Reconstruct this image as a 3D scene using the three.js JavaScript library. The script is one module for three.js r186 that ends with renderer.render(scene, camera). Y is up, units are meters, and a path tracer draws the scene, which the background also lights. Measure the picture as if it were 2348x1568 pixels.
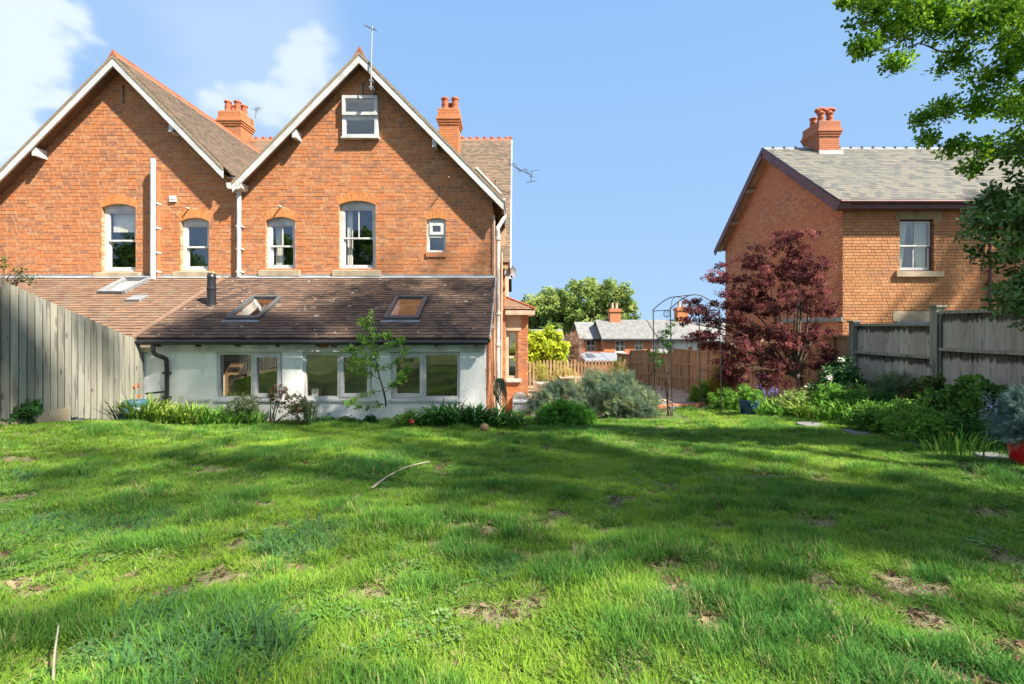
import * as THREE from 'three';
import { mergeGeometries } from 'three/addons/utils/BufferGeometryUtils.js';

// ---------- camera, sky, sun, exposure ----------
const EYE = 1.93, F = 1100, CX = 1180, HY = 750;          // lens model: focal length and principal point of the photograph
const scene = new THREE.Scene();
const camera = new THREE.PerspectiveCamera(2 * Math.atan(784 / F) * 180 / Math.PI, 2347 / 1568, 0.05, 3000);
camera.position.set(0, EYE, 0);
camera.lookAt(0, EYE, -10);
camera.setViewOffset(2347, 1568, -6.5, 34, 2347, 1568);
camera.updateMatrixWorld();
const renderer = new THREE.WebGLRenderer();
renderer.toneMapping = THREE.LinearToneMapping;
renderer.toneMappingExposure = 3.0;
renderer.shadowMap.enabled = true;

const SUN = new THREE.Vector3(0.74, 1.0, 0.47).normalize();
const sun = new THREE.DirectionalLight(new THREE.Color().setRGB(1.0, 0.9, 0.74), 5.0);
sun.position.copy(SUN).multiplyScalar(60);
sun.castShadow = true;
sun.shadow.radius = 2.4;
Object.assign(sun.shadow.camera, { left: -40, right: 40, top: 40, bottom: -40, near: 1, far: 160 });
scene.add(sun, sun.target);

// ---------- noise ----------
function rand(seed) { let a = seed >>> 0; return () => { a = (a + 0x6D2B79F5) | 0; let t = Math.imul(a ^ (a >>> 15), 1 | a); t = (t + Math.imul(t ^ (t >>> 7), 61 | t)) ^ t; return ((t ^ (t >>> 14)) >>> 0) / 4294967296; }; }
const R = rand(20240517);
const rrs = (r, a, b) => a + (b - a) * r();
const rr = (a, b) => a + (b - a) * R();
const clamp = (x, a = 0, b = 1) => Math.min(b, Math.max(a, x));
const smooth = (a, b, x) => { const t = clamp((x - a) / (b - a)); return t * t * (3 - 2 * t); };
const lerp = (a, b, t) => a + (b - a) * t;
function hash(x, y, s = 0) { let h = Math.imul(x, 374761393) ^ Math.imul(y, 668265263) ^ Math.imul(s + 11, 1442695041); h = Math.imul(h ^ (h >>> 13), 1274126177); return ((h ^ (h >>> 16)) >>> 0) / 4294967296; }
function vnoise(x, y, s = 0, per = 0) {
  const xi = Math.floor(x), yi = Math.floor(y), fx = x - xi, fy = y - yi, u = fx * fx * (3 - 2 * fx), v = fy * fy * (3 - 2 * fy);
  const w = (a) => per ? ((a % per) + per) % per : a;
  return lerp(lerp(hash(w(xi), w(yi), s), hash(w(xi + 1), w(yi), s), u), lerp(hash(w(xi), w(yi + 1), s), hash(w(xi + 1), w(yi + 1), s), u), v);
}
function fbm(x, y, o = 4, s = 0, per = 0) { let a = 0, k = 0.5, n = 0; for (let i = 0; i < o; i++) { a += k * vnoise(x, y, s + i * 7, per); n += k; x *= 2; y *= 2; per *= 2; k *= 0.55; } return a / n; }

// ---------- the sky: blue air with a few cumulus clouds, all the way round ----------
{
  const W = 1600, H = 800, data = new Float32Array(W * H * 4);
  for (let j = 0; j < H; j++) {
    const el = ((j + 0.5) / H - 0.5) * Math.PI, e = Math.max(0, el), t = Math.pow(clamp(e / 0.9), 0.62);
    for (let i = 0; i < W; i++) {
      const az = ((i + 0.5) / W - 0.5) * 2 * Math.PI;                       // direction = (cos az, ., sin az)
      const x = Math.cos(el) * Math.cos(az), y = Math.sin(el), z = Math.cos(el) * Math.sin(az);
      let c = [lerp(0.29, 0.145, t), lerp(0.43, 0.285, t), lerp(0.615, 0.535, t)];
      // clouds on a sheet overhead, thin and patchy
      const k = 1 / (Math.max(y, 0.02) + 0.28), u = x * k * 1.15 + 3.1, v = z * k * 1.15 + 5.2;
      const n = fbm(u * 1.25, v * 1.25, 5, 3), m = fbm(u * 0.62 + 9, v * 0.62 + 2, 3, 41);
      let cl = smooth(0.50, 0.72, n * 0.62 + m * 0.5 + 0.0);
      // the bank of cloud at the left of the picture and the wisp beside it
      const px = z < -0.02 ? CX + F * x / -z : -1e4, py = z < -0.02 ? HY - F * y / -z : -1e4;
      const wob = (fbm(u * 4, v * 4, 4, 77) - 0.5);
      if (px > -3000 && px < 2600) {
        const det = fbm(u * 9, v * 9, 6, 78) - 0.5, soft = fbm(u * 3, v * 3, 3, 79) - 0.5;
        const bank = smooth(0.42, 0.74, 1.02 - (px + 40) / 380 * (py < 300 ? 1 : 1 + (py - 300) / 260) + det * 1.15 + soft * 0.45) * smooth(720, 480, py);
        const blob = (x0, y0, a, b) => Math.exp(-Math.pow((px - x0) / a, 2) - Math.pow((py - y0) / b, 2));
        const wisp = smooth(0.34, 0.95, blob(690, 150, 105, 120) + 0.75 * blob(590, 255, 150, 60) + 0.5 * blob(480, 215, 90, 40) + det * 1.1 + soft * 0.25) * 0.85;
        const clear = smooth(700, 900, px + wob * 260) * smooth(3200, 2600, px);
        cl = Math.max(cl * (1 - clear) * 0.35, bank * 0.96, wisp);
      }
      cl *= smooth(0.0, 0.12, el);
      { const g = Math.acos(clamp(x * SUN.x + y * SUN.y + z * SUN.z, -1, 1)), a = 1 + 1.6 * Math.exp(-Math.pow(g / 0.36, 2)); c = c.map((q) => q * a); }   // the bright air round the sun
      const white = [0.51, 0.58, 0.64];
      const o = (j * W + i) * 4;
      for (let q = 0; q < 3; q++) data[o + q] = lerp(c[q], white[q], clamp(cl)) * 0.57;
      data[o + 3] = 1;
    }
  }
  const sky = new THREE.DataTexture(data, W, H, THREE.RGBAFormat, THREE.FloatType);
  sky.mapping = THREE.EquirectangularReflectionMapping; sky.magFilter = THREE.LinearFilter; sky.colorSpace = THREE.LinearSRGBColorSpace; sky.needsUpdate = true;
  scene.background = sky; scene.environment = sky;
}

// ---------- helpers ----------
const V = (x, y, z) => new THREE.Vector3(x, y, z);
const at = (px, py, d) => V((px - CX) * d / F, EYE - (py - HY) * d / F, -d);
const X = (px, d) => (px - CX) * d / F, Y = (py, d) => EYE - (py - HY) * d / F;
const used = {};
function numbered(n) { used[n] = (used[n] ?? -1) + 1; return used[n] ? `${n}_${String(used[n]).padStart(3, '0')}` : n; }
function norm(g) {
  if (g.index) g = g.toNonIndexed();
  for (const k of Object.keys(g.attributes)) if (!['position', 'normal', 'uv', 'color'].includes(k)) g.deleteAttribute(k);
  if (!g.attributes.normal) g.computeVertexNormals();
  if (!g.attributes.uv) g.setAttribute('uv', new THREE.BufferAttribute(new Float32Array(g.attributes.position.count * 2), 2));
  return g;
}
function merge(list) { list = (Array.isArray(list) ? list : [list]).flat(9).map(norm); return list.length === 1 ? list[0] : mergeGeometries(list); }
function metric(g, ox = 0, oy = 0, swap = false) {                       // uv in metres, projected along the main axis of each face
  const p = g.attributes.position, n = p.count, uv = new Float32Array(n * 2), a = V(0, 0, 0), b = V(0, 0, 0), c = V(0, 0, 0);
  for (let i = 0; i < n; i += 3) {
    a.fromBufferAttribute(p, i); b.fromBufferAttribute(p, i + 1).sub(a); c.fromBufferAttribute(p, i + 2).sub(a); b.cross(c);
    const ax = Math.abs(b.x), ay = Math.abs(b.y), az = Math.abs(b.z);
    for (let k = 0; k < 3; k++) {
      const x = p.getX(i + k), y = p.getY(i + k), z = p.getZ(i + k);
      let u, v; if (az >= ax && az >= ay) { u = x; v = y; } else if (ax >= ay) { u = z; v = y; } else { u = x; v = z; }
      uv[(i + k) * 2] = (swap ? v : u) + ox; uv[(i + k) * 2 + 1] = (swap ? u : v) + oy;
    }
  }
  g.setAttribute('uv', new THREE.BufferAttribute(uv, 2)); return g;
}
function mesh(name, geos, material, parent, keepUv = false) {
  let g = merge(geos); if (!keepUv) metric(g);
  const m = new THREE.Mesh(g, material); m.name = parent === scene ? numbered(name) : name; m.castShadow = m.receiveShadow = true; parent.add(m); return m;
}
function tag(o, label, category, group, kind) { o.userData.label = label; o.userData.category = category; if (group) o.userData.group = group; if (kind) o.userData.kind = kind; return o; }
function thing(name, label, category, group) { const g = new THREE.Group(); g.name = numbered(name); scene.add(g); return tag(g, label, category, group); }
function structure(name, geos, material, label, keepUv) { const m = mesh(name, geos, material, scene, keepUv); m.userData.kind = 'structure'; m.userData.label = label; m.userData.category = name.replace(/_/g, ' '); return m; }
function rebase(g, p) { g.position.copy(p); for (const c of g.children) c.position.sub(p); return g; }   // parts are laid out in world metres; the group then moves to the thing's base
function bx(x0, x1, y0, y1, z0, z1) { const g = new THREE.BoxGeometry(Math.abs(x1 - x0), Math.abs(y1 - y0), Math.abs(z1 - z0)); g.translate((x0 + x1) / 2, (y0 + y1) / 2, (z0 + z1) / 2); return g; }
function bar(a, b, w, h, up = V(0, 1, 0)) {                              // a beam from a to b, w across and h along "up"
  const t = b.clone().sub(a), L = t.length(); t.normalize(); const s = t.clone().cross(up).normalize(), n = s.clone().cross(t).normalize();
  const g = new THREE.BoxGeometry(L, h, w); g.applyMatrix4(new THREE.Matrix4().makeBasis(t, n, s).setPosition(a.clone().add(b).multiplyScalar(0.5))); return g;
}
function sweep(pts, r0, r1 = r0, sides = 6, cap = true) {                // a tapered tube through points
  const pos = [], idx = [], n = pts.length, t = V(0, 0, 0), s = V(0, 0, 0), u = V(0, 0, 0); let ref = V(0.3, 0.2, 1);
  for (let i = 0; i < n; i++) {
    t.copy(pts[Math.min(i + 1, n - 1)]).sub(pts[Math.max(i - 1, 0)]).normalize();
    if (Math.abs(t.dot(ref.clone().normalize())) > 0.95) ref = V(1, 0.1, 0.2);
    s.copy(t).cross(ref).normalize(); u.copy(s).cross(t).normalize();
    const r = typeof r0 === 'function' ? r0(i / (n - 1)) : lerp(r0, r1, i / (n - 1));
    for (let k = 0; k < sides; k++) { const a = k / sides * 2 * Math.PI; pos.push(pts[i].x + r * (Math.cos(a) * s.x + Math.sin(a) * u.x), pts[i].y + r * (Math.cos(a) * s.y + Math.sin(a) * u.y), pts[i].z + r * (Math.cos(a) * s.z + Math.sin(a) * u.z)); }
  }
  for (let i = 0; i < n - 1; i++) for (let k = 0; k < sides; k++) { const a = i * sides + k, b = i * sides + (k + 1) % sides, c = a + sides, d = b + sides; idx.push(a, c, b, b, c, d); }
  if (cap) for (const [o, f] of [[0, 1], [(n - 1) * sides, 0]]) for (let k = 1; k < sides - 1; k++) f ? idx.push(o, o + k, o + k + 1) : idx.push(o, o + k + 1, o + k);
  const g = new THREE.BufferGeometry(); g.setAttribute('position', new THREE.Float32BufferAttribute(pos, 3)); g.setIndex(idx); g.computeVertexNormals(); return g;
}
const curve = (pts, n = 16) => new THREE.CatmullRomCurve3(pts).getPoints(n);
function lathe(profile, x, y, z, seg = 20) { const g = new THREE.LatheGeometry(profile.map((p) => new THREE.Vector2(p[0], p[1])), seg); g.translate(x, y, z); return g; }
function poly(pts, z0, z1, holes = []) {                                 // outline in x and y, extruded from z0 to z1
  const s = new THREE.Shape(pts.map((p) => new THREE.Vector2(p[0], p[1])));
  for (const h of holes) s.holes.push(new THREE.Path(h.map((p) => new THREE.Vector2(p[0], p[1]))));
  const g = new THREE.ExtrudeGeometry(s, { depth: Math.abs(z1 - z0), bevelEnabled: false, curveSegments: 12 }); g.translate(0, 0, Math.min(z0, z1)); return g;
}
const sideways = (g) => { g.rotateY(Math.PI / 2); return g; };            // x, y, z becomes z, y, -x: an outline drawn over (-z, y) stands along the depth
const srgb = (r, g, b) => new THREE.Color().setRGB(r / 255, g / 255, b / 255, THREE.SRGBColorSpace);
const lin = (r, g, b) => new THREE.Color().setRGB(r, g, b);

// ---------- textures ----------
function tex(size, fn, repeat = 1, colour = true, aspect = 1) {
  const w = size, h = Math.round(size * aspect), d = new Uint8Array(w * h * 4);
  for (let j = 0; j < h; j++) for (let i = 0; i < w; i++) { const c = fn(i / w, j / h); const o = (j * w + i) * 4; for (let q = 0; q < 3; q++) d[o + q] = clamp(Array.isArray(c) ? c[q] : c) * 255; d[o + 3] = 255; }
  const t = new THREE.DataTexture(d, w, h, THREE.RGBAFormat); t.wrapS = t.wrapT = THREE.RepeatWrapping; t.magFilter = THREE.LinearFilter; t.minFilter = THREE.LinearMipmapLinearFilter; t.generateMipmaps = true;
  if (colour) t.colorSpace = THREE.SRGBColorSpace; if (Array.isArray(repeat)) t.repeat.set(...repeat); else t.repeat.set(repeat, repeat); t.needsUpdate = true; return t;
}
const grainTex = tex(256, (u, v) => 0.72 + 0.28 * fbm(u * 16, v * 16, 4, 5, 16), 2.0);
const coarseTex = tex(256, (u, v) => 0.66 + 0.34 * fbm(u * 6, v * 6, 5, 9, 6), 0.55);
const bumpTex = tex(256, (u, v) => fbm(u * 24, v * 24, 3, 15, 24), 2.0, false);
const woodTex = tex(256, (u, v) => { const g = fbm(u * 40, v * 3, 4, 21, 0), b = fbm(u * 7, v * 2, 3, 24); const k = 0.62 + 0.3 * g + 0.14 * b; return [k, k, k * 0.99]; }, [1, 1]);
const renderTex = tex(512, (u, v) => { const n = fbm(u * 8, v * 8, 5, 31, 8); const s = smooth(0.62, 0.78, fbm(u * 14, v * 6, 4, 37, 0)); const k = 0.92 + 0.08 * n - 0.05 * s; return [k, k, k * 0.99]; }, 0.4);
const std = (color, o = {}) => new THREE.MeshStandardMaterial({ color, roughness: 0.85, ...o });
const M = {
  mortar: std(lin(0.60, 0.41, 0.27), { map: grainTex, roughness: 0.95 }),
  mortarDark: std(lin(0.2, 0.11, 0.05), { map: grainTex, roughness: 0.95 }),
  white: std(lin(0.76, 0.77, 0.78), { roughness: 0.35, map: coarseTex }),
  paint: std(lin(0.74, 0.74, 0.72), { roughness: 0.5, map: coarseTex }),
  render: std(lin(0.82, 0.83, 0.85), { map: renderTex, roughness: 0.9, bumpMap: bumpTex, bumpScale: 0.004 }),
  cream: std(lin(0.62, 0.5, 0.38), { roughness: 0.6, map: coarseTex }),
  stone: std(lin(0.5, 0.41, 0.29), { map: coarseTex, bumpMap: bumpTex, bumpScale: 0.006 }),
  oldstone: std(lin(0.42, 0.33, 0.17), { map: coarseTex, bumpMap: bumpTex, bumpScale: 0.006 }),
  lead: std(lin(0.3, 0.32, 0.35), { roughness: 0.55, map: coarseTex }),
  black: std(lin(0.018, 0.018, 0.022), { roughness: 0.35 }),
  iron: std(lin(0.03, 0.035, 0.04), { roughness: 0.5, metalness: 0.3 }),
  steel: std(lin(0.35, 0.36, 0.37), { roughness: 0.4, metalness: 0.7 }),
  anthracite: std(lin(0.09, 0.1, 0.11), { roughness: 0.45, metalness: 0.2 }),
  purple: std(lin(0.15, 0.055, 0.062), { roughness: 0.55, map: coarseTex }),
  clay: std(lin(0.5, 0.145, 0.065), { map: coarseTex, roughness: 0.85 }),
  verge: std(lin(0.33, 0.26, 0.18), { map: grainTex, bumpMap: bumpTex, bumpScale: 0.01 }),
  under: std(lin(0.2, 0.11, 0.06), { map: grainTex }),
  plaster: std(lin(0.78, 0.72, 0.62), { map: coarseTex }),
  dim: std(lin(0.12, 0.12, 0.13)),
  pale: std(lin(0.62, 0.62, 0.58)),
  curtain: std(lin(0.66, 0.66, 0.62), { roughness: 1 }),
  greenCurtain: std(lin(0.36, 0.44, 0.3), { roughness: 1 }),
  oak: std(lin(0.3, 0.17, 0.08), { map: woodTex }),
  fenceGrey: std(lin(0.25, 0.245, 0.215), { map: woodTex, roughness: 0.95 }),
  glass: new THREE.MeshPhysicalMaterial({ color: 0xffffff, transmission: 1, thickness: 0, roughness: 0.01, ior: 1.85, specularIntensity: 1 }),
  soil: std(lin(0.075, 0.05, 0.034), { map: grainTex, roughness: 1 }),
  paving: std(lin(0.34, 0.31, 0.28), { map: coarseTex, bumpMap: bumpTex, bumpScale: 0.006 }),
};

// ---------- alike pieces: bricks, tiles, slates ----------
const unit = [0, 1, 2, 3].map((k) => { const g = norm(new THREE.BoxGeometry(1, 1, 1)), uv = g.attributes.uv; for (let i = 0; i < uv.count; i++) uv.setXY(i, uv.getX(i) * 0.22 + k * 0.27, uv.getY(i) * 0.09 + k * 0.19); return g; });
function palette(list, o = {}) { return { mats: list.map((c) => std(c, { map: grainTex, roughness: 0.92, ...o })), all: std(lin(1, 1, 1), { map: grainTex, roughness: 0.92, vertexColors: true, ...o }) }; }
function pieces(parent, name, cells, pal, most = 300) {
  const eye = V(0, EYE, 0), p = V(0, 0, 0);
  for (const c of cells) c.far = p.setFromMatrixPosition(c.m).distanceTo(eye);
  cells.sort((a, b) => a.far - b.far);
  cells.slice(0, most).forEach((c, i) => { const m = new THREE.Mesh(unit[c.k ?? i % 4], pal.mats[c.t % pal.mats.length]); m.name = name; m.castShadow = m.receiveShadow = true; c.m.decompose(m.position, m.quaternion, m.scale); parent.add(m); });
  const rest = cells.slice(most); if (!rest.length) return;
  const list = rest.map((c, i) => { const g = unit[i % 4].clone(); g.applyMatrix4(c.m); const n = g.attributes.position.count, col = new Float32Array(n * 3), q = pal.mats[c.t % pal.mats.length].color, k = c.tint ?? 1; for (let j = 0; j < n; j++) { col[j * 3] = q.r * k; col[j * 3 + 1] = q.g * k; col[j * 3 + 2] = q.b * k; } g.setAttribute('color', new THREE.BufferAttribute(col, 3)); return g; });
  const m = new THREE.Mesh(mergeGeometries(list), pal.all); m.name = name + '_field'; m.userData.kind = 'stuff'; m.castShadow = m.receiveShadow = true; parent.add(m);
}
function frame(o, u, n) { const up = n.clone().cross(u).normalize(); return { o, u: u.clone().normalize(), n: n.clone().normalize(), up }; }   // a plane: origin, along, outwards
function cell(f, u, v, w, h, proud, thick, tilt = 0, roll = 0) {
  const m = new THREE.Matrix4().makeBasis(f.u, f.up, f.n);
  m.setPosition(f.o.clone().addScaledVector(f.u, u + w / 2).addScaledVector(f.up, v + h / 2).addScaledVector(f.n, proud - thick / 2));
  if (tilt || roll) m.multiply(new THREE.Matrix4().makeRotationFromEuler(new THREE.Euler(tilt, 0, roll)));
  return m.multiply(new THREE.Matrix4().makeScale(w, h, thick));
}
function cut(spans, a, b) { const out = []; for (const [x, y] of spans) { if (b <= x || a >= y) out.push([x, y]); else { if (a > x) out.push([x, a]); if (b < y) out.push([b, y]); } } return out; }
function brickCells(f, y0, y1, spansAt, tones, { course = 0.0955, len = 0.226, head = 0.108, joint = 0.017, seed = 1, proud = 0.006 } = {}) {
  const r = rand(seed), cells = []; let row = 0;
  for (let y = y0; y < y1; y += course, row++) {
    const spans = spansAt(y + course / 2); if (!spans.length) continue;
    const lo = Math.min(...spans.map((s) => s[0])) , hi = Math.max(...spans.map((s) => s[1]));
    const heads = row % 4 === 2; let u = Math.floor(lo) - 1 - (row % 2) * (heads ? head / 2 : len / 2 + 0.003) - (row % 4 === 1 ? 0.06 : 0), q = 0;
    while (u < hi) {
      const w = heads ? (q % 3 === 2 ? len : head) : (q % 5 === 3 && row % 2 ? head : len); q++;
      for (const [a, b] of spans) { const x0 = Math.max(u, a), x1 = Math.min(u + w, b); if (x1 - x0 > 0.03) { const t = tones(x0, y, r); cells.push({ m: cell(f, x0, y, x1 - x0, course - joint, proud + (r() - 0.5) * 0.006, 0.1, (r() - 0.5) * 0.03, (r() - 0.5) * 0.008), t }); } }
      u += w + joint;
    }
  }
  return cells;
}
function archHole(x0, x1, y0, spring, rise, n = 12) {                      // outline of an opening with a segmental head
  const w = x1 - x0, pts = [[x0, y0], [x1, y0], [x1, spring]]; if (!rise) { pts.push([x0, spring]); return pts; }
  const rad = (w * w / 4 + rise * rise) / (2 * rise), cx = (x0 + x1) / 2, cy = spring + rise - rad, a = Math.asin(w / 2 / rad);
  for (let i = 1; i <= n; i++) { const t = lerp(a, -a, i / n); pts.push([cx + rad * Math.sin(t), cy + rad * Math.cos(t)]); }
  return pts;
}
function openingSpan(o, y) {                                              // what an opening, with its arch ring, takes out of a course
  const w = o.x1 - o.x0, cx = (o.x0 + o.x1) / 2; if (y < o.y0) return null; if (y < o.spring) return [o.x0, o.x1];
  if (!o.ring) return null;
  if (!o.rise) return y < o.spring + o.ring ? [o.x0 - (y - o.spring) * 0.3, o.x1 + (y - o.spring) * 0.3] : null;
  const rad = (w * w / 4 + o.rise * o.rise) / (2 * o.rise), cy = o.spring + o.rise - rad, Ro = rad + o.ring; if (y > cy + Ro) return null;
  const h = Math.min(w / 2 + (y - o.spring) * 0.27, Math.sqrt(Ro * Ro - (y - cy) * (y - cy))); return [cx - h, cx + h];
}
function voussoirs(parent, o, z, pal, seed) {
  const r = rand(seed), w = o.x1 - o.x0, cx = (o.x0 + o.x1) / 2, rise = o.rise || 0.02, rad = (w * w / 4 + rise * rise) / (2 * rise), cy = o.spring + rise - rad, a = Math.asin(w / 2 / rad), n = Math.round(w / 0.088);
  for (let i = 0; i < n; i++) {
    const j = 0.0045 / rad, t0 = lerp(-a, a, i / n) + j, t1 = lerp(-a, a, (i + 1) / n) - j, spread = 1.0, Ro = rad + o.ring - 0.01, P = (t, q) => [cx + q * Math.sin(t), cy + q * Math.cos(t)];
    const fan = (t) => t * (1 + (o.rise ? 0 : 0)) * spread; const m = mesh('arch_brick', poly([P(fan(t0), rad + 0.002), P(fan(t1), rad + 0.002), P(fan(t1) + t1 * 0.05, Ro), P(fan(t0) + t0 * 0.05, Ro)], z - 0.1, z + 0.005 + r() * 0.004), pal.mats[Math.floor(r() * pal.mats.length)], parent);
    m.position.z += 0;
  }
}
function tileCells(f, inside, rows, gauge, width, tones, { seed = 3, thick = 0.016, tilt = 0.09, jit = 0.004, over = 1.5 } = {}) {   // courses up the slope: f.u along the eaves, f.up up the slope
  const r = rand(seed), cells = [];
  for (let k = 0; k < rows; k++) {
    const v = k * gauge; const [a, b] = inside(v); let u = Math.floor(a / width) * width - (k % 2) * width / 2;
    for (; u < b; u += width) { const x0 = Math.max(u, a), x1 = Math.min(u + width - 0.004, b); if (x1 - x0 < 0.03) continue; if (inside.skip && inside.skip((x0 + x1) / 2, v + gauge / 2)) continue;
      cells.push({ m: cell(f, x0, v + (r() - 0.5) * jit, x1 - x0, gauge * over, 0.014 + thick + (r() - 0.5) * 0.004, thick, -tilt + (r() - 0.5) * 0.02, (r() - 0.5) * 0.012), t: tones(x0, v, r) }); }
  }
  return cells;
}

// ---------- brick, tile and slate colours ----------
const orangeBrick = palette([lin(0.60, 0.225, 0.088), lin(0.64, 0.26, 0.105), lin(0.55, 0.205, 0.086), lin(0.51, 0.21, 0.102), lin(0.43, 0.185, 0.098), lin(0.60, 0.29, 0.14), lin(0.36, 0.16, 0.09), lin(0.65, 0.225, 0.076)]);
const rubbedBrick = palette([lin(0.68, 0.26, 0.08), lin(0.63, 0.235, 0.08), lin(0.70, 0.29, 0.095)]);
const ochreBrick = palette([lin(0.58, 0.275, 0.12), lin(0.64, 0.32, 0.145), lin(0.54, 0.24, 0.105), lin(0.60, 0.26, 0.11), lin(0.50, 0.25, 0.125)]);
const redBrick = palette([lin(0.60, 0.21, 0.10), lin(0.64, 0.245, 0.115), lin(0.55, 0.2, 0.105), lin(0.47, 0.185, 0.11), lin(0.62, 0.28, 0.14)])
const farSlate = [std(lin(0.27, 0.275, 0.275), { map: coarseTex }), std(lin(0.23, 0.235, 0.24), { map: coarseTex })];
const brownTile = palette([lin(0.155, 0.095, 0.07), lin(0.18, 0.11, 0.078), lin(0.13, 0.082, 0.066), lin(0.215, 0.135, 0.095), lin(0.095, 0.065, 0.056)], { bumpMap: bumpTex, bumpScale: 0.004 });
const orangeTile = palette([lin(0.255, 0.15, 0.095), lin(0.295, 0.178, 0.115), lin(0.205, 0.122, 0.082), lin(0.235, 0.165, 0.115)], { bumpMap: bumpTex, bumpScale: 0.004 });
const mossTile = palette([lin(0.195, 0.14, 0.105), lin(0.225, 0.16, 0.118), lin(0.165, 0.125, 0.095), lin(0.26, 0.175, 0.125), lin(0.145, 0.12, 0.08)]);
const slates = palette([lin(0.15, 0.15, 0.14), lin(0.18, 0.177, 0.155), lin(0.12, 0.125, 0.122), lin(0.2, 0.185, 0.155), lin(0.095, 0.1, 0.1)]);
const blotch = (seed, scale, list) => (x, y, r) => list[Math.floor(clamp(fbm(x * scale, y * scale, 3, seed) * 1.5 - 0.25 + (r() - 0.5) * 0.75, 0, 0.999) * list.length)];
const brickTone = ((base) => (x, y, r) => r() < 0.5 ? base(x, y, r) : [0, 1, 2, 3, 5, 7, 3, 4, 2, 0][Math.floor(r() * 10)])(blotch(55, 1.3, [0, 7, 1, 0, 5, 0, 2, 1, 7, 3, 0, 2, 3, 4]));

// ---------- windows ----------
function pane(x0, x1, y0, y1, z, parent) { return mesh('pane', bx(x0, x1, y0, y1, z - 0.002, z + 0.002), M.glass, parent); }
function rectFrame(x0, x1, y0, y1, w, z0, z1, wb = w) { return [bx(x0, x0 + w, y0, y1, z0, z1), bx(x1 - w, x1, y0, y1, z0, z1), bx(x0 + w, x1 - w, y1 - w, y1, z0 + 0.001, z1 - 0.001), bx(x0 + w, x1 - w, y0, y0 + wb, z0 + 0.001, z1 - 0.001)]; }
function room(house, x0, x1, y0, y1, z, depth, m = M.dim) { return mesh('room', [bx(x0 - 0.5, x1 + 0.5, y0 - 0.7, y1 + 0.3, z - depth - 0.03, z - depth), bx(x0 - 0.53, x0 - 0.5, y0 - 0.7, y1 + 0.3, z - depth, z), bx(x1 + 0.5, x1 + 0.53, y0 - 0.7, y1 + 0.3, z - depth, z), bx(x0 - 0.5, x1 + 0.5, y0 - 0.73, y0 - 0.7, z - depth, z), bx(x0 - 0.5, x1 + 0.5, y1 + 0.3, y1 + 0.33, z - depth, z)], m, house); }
function sashWindow(house, o, zw, { barsTop = true, sill = true, mid = 0.5 } = {}) {
  const { x0, x1, y0, spring, rise } = o, zr = zw - 0.1, fw = 0.075, top = spring - 0.05, ym = lerp(y0 + 0.02, top, mid);
  const head = poly([[x0 + 0.001, top - 0.03], [x1 - 0.001, top - 0.03], ...archHole(x0 + 0.001, x1 - 0.001, y0, spring, rise).slice(2)], zr - 0.06, zr);
  const win = mesh('sash_window', [head, bx(x0 + 0.001, x0 + fw, y0, top - 0.03, zr - 0.06, zr), bx(x1 - fw, x1 - 0.001, y0, top - 0.03, zr - 0.06, zr), bx(x0 + fw, x1 - fw, y0, y0 + 0.05, zr - 0.06, zr + 0.02)], M.white, house);
  const s = 0.045; mesh('sash', rectFrame(x0 + fw, x1 - fw, ym - 0.02, top - 0.03, s, zr - 0.055, zr - 0.015), M.white, win);
  mesh('sash', rectFrame(x0 + fw, x1 - fw, y0 + 0.05, ym + 0.02, s, zr - 0.095, zr - 0.057, 0.08), M.white, win);
  pane(x0 + fw + s, x1 - fw - s, ym - 0.02 + s, top - 0.03 - s, zr - 0.035, win);
  pane(x0 + fw + s, x1 - fw - s, y0 + 0.13, ym + 0.02 - s, zr - 0.075, win);
  const c = (x0 + x1) / 2; if (barsTop) mesh('glazing_bar', bx(c - 0.011, c + 0.011, ym - 0.02 + s, top - 0.03 - s, zr - 0.05, zr - 0.02), M.white, win);
  if (sill) mesh('sill', poly([[zw - 0.1, y0 - 0.19], [zw + 0.09, y0 - 0.19], [zw + 0.09, y0 - 0.05], [zw - 0.1, y0 + 0.0]].map(([z, y]) => [-z, y]), x0 - 0.15, x1 + 0.15).rotateY(Math.PI / 2).translate(0, 0, 0), M.stone, house);
  return win;
}
function casement(house, name, x0, x1, y0, y1, zf, leaves, sillDrop = 0.05) {     // white framed window: leaves [x0, x1, inset] share the outer frame
  const win = mesh(name, [rectFrame(x0, x1, y0, y1, 0.055, zf - 0.07, zf), ...leaves.slice(1).map((l) => bx(l[0] - 0.035, l[0] + 0.035, y0 + 0.055, y1 - 0.055, zf - 0.069, zf - 0.001))], M.white, house);
  leaves.forEach(([a, b, opens], i) => {
    const l = i ? a + 0.035 : a + 0.055, r = i < leaves.length - 1 ? b - 0.035 : b - 0.055;
    if (opens) mesh('casement', rectFrame(l - 0.012, r + 0.012, y0 + 0.043, y1 - 0.043, 0.07, zf - 0.05, zf + 0.018), M.white, win);
    const k = opens ? 0.058 : 0.0; pane(l + k, r - k, y0 + 0.055 + k, y1 - 0.055 - k, zf - 0.03, win);
  });
  mesh('window_sill', bx(x0 - 0.04, x1 + 0.04, y0 - sillDrop, y0, zf - 0.08, zf + 0.06), M.white, win);
  return win;
}


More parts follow.
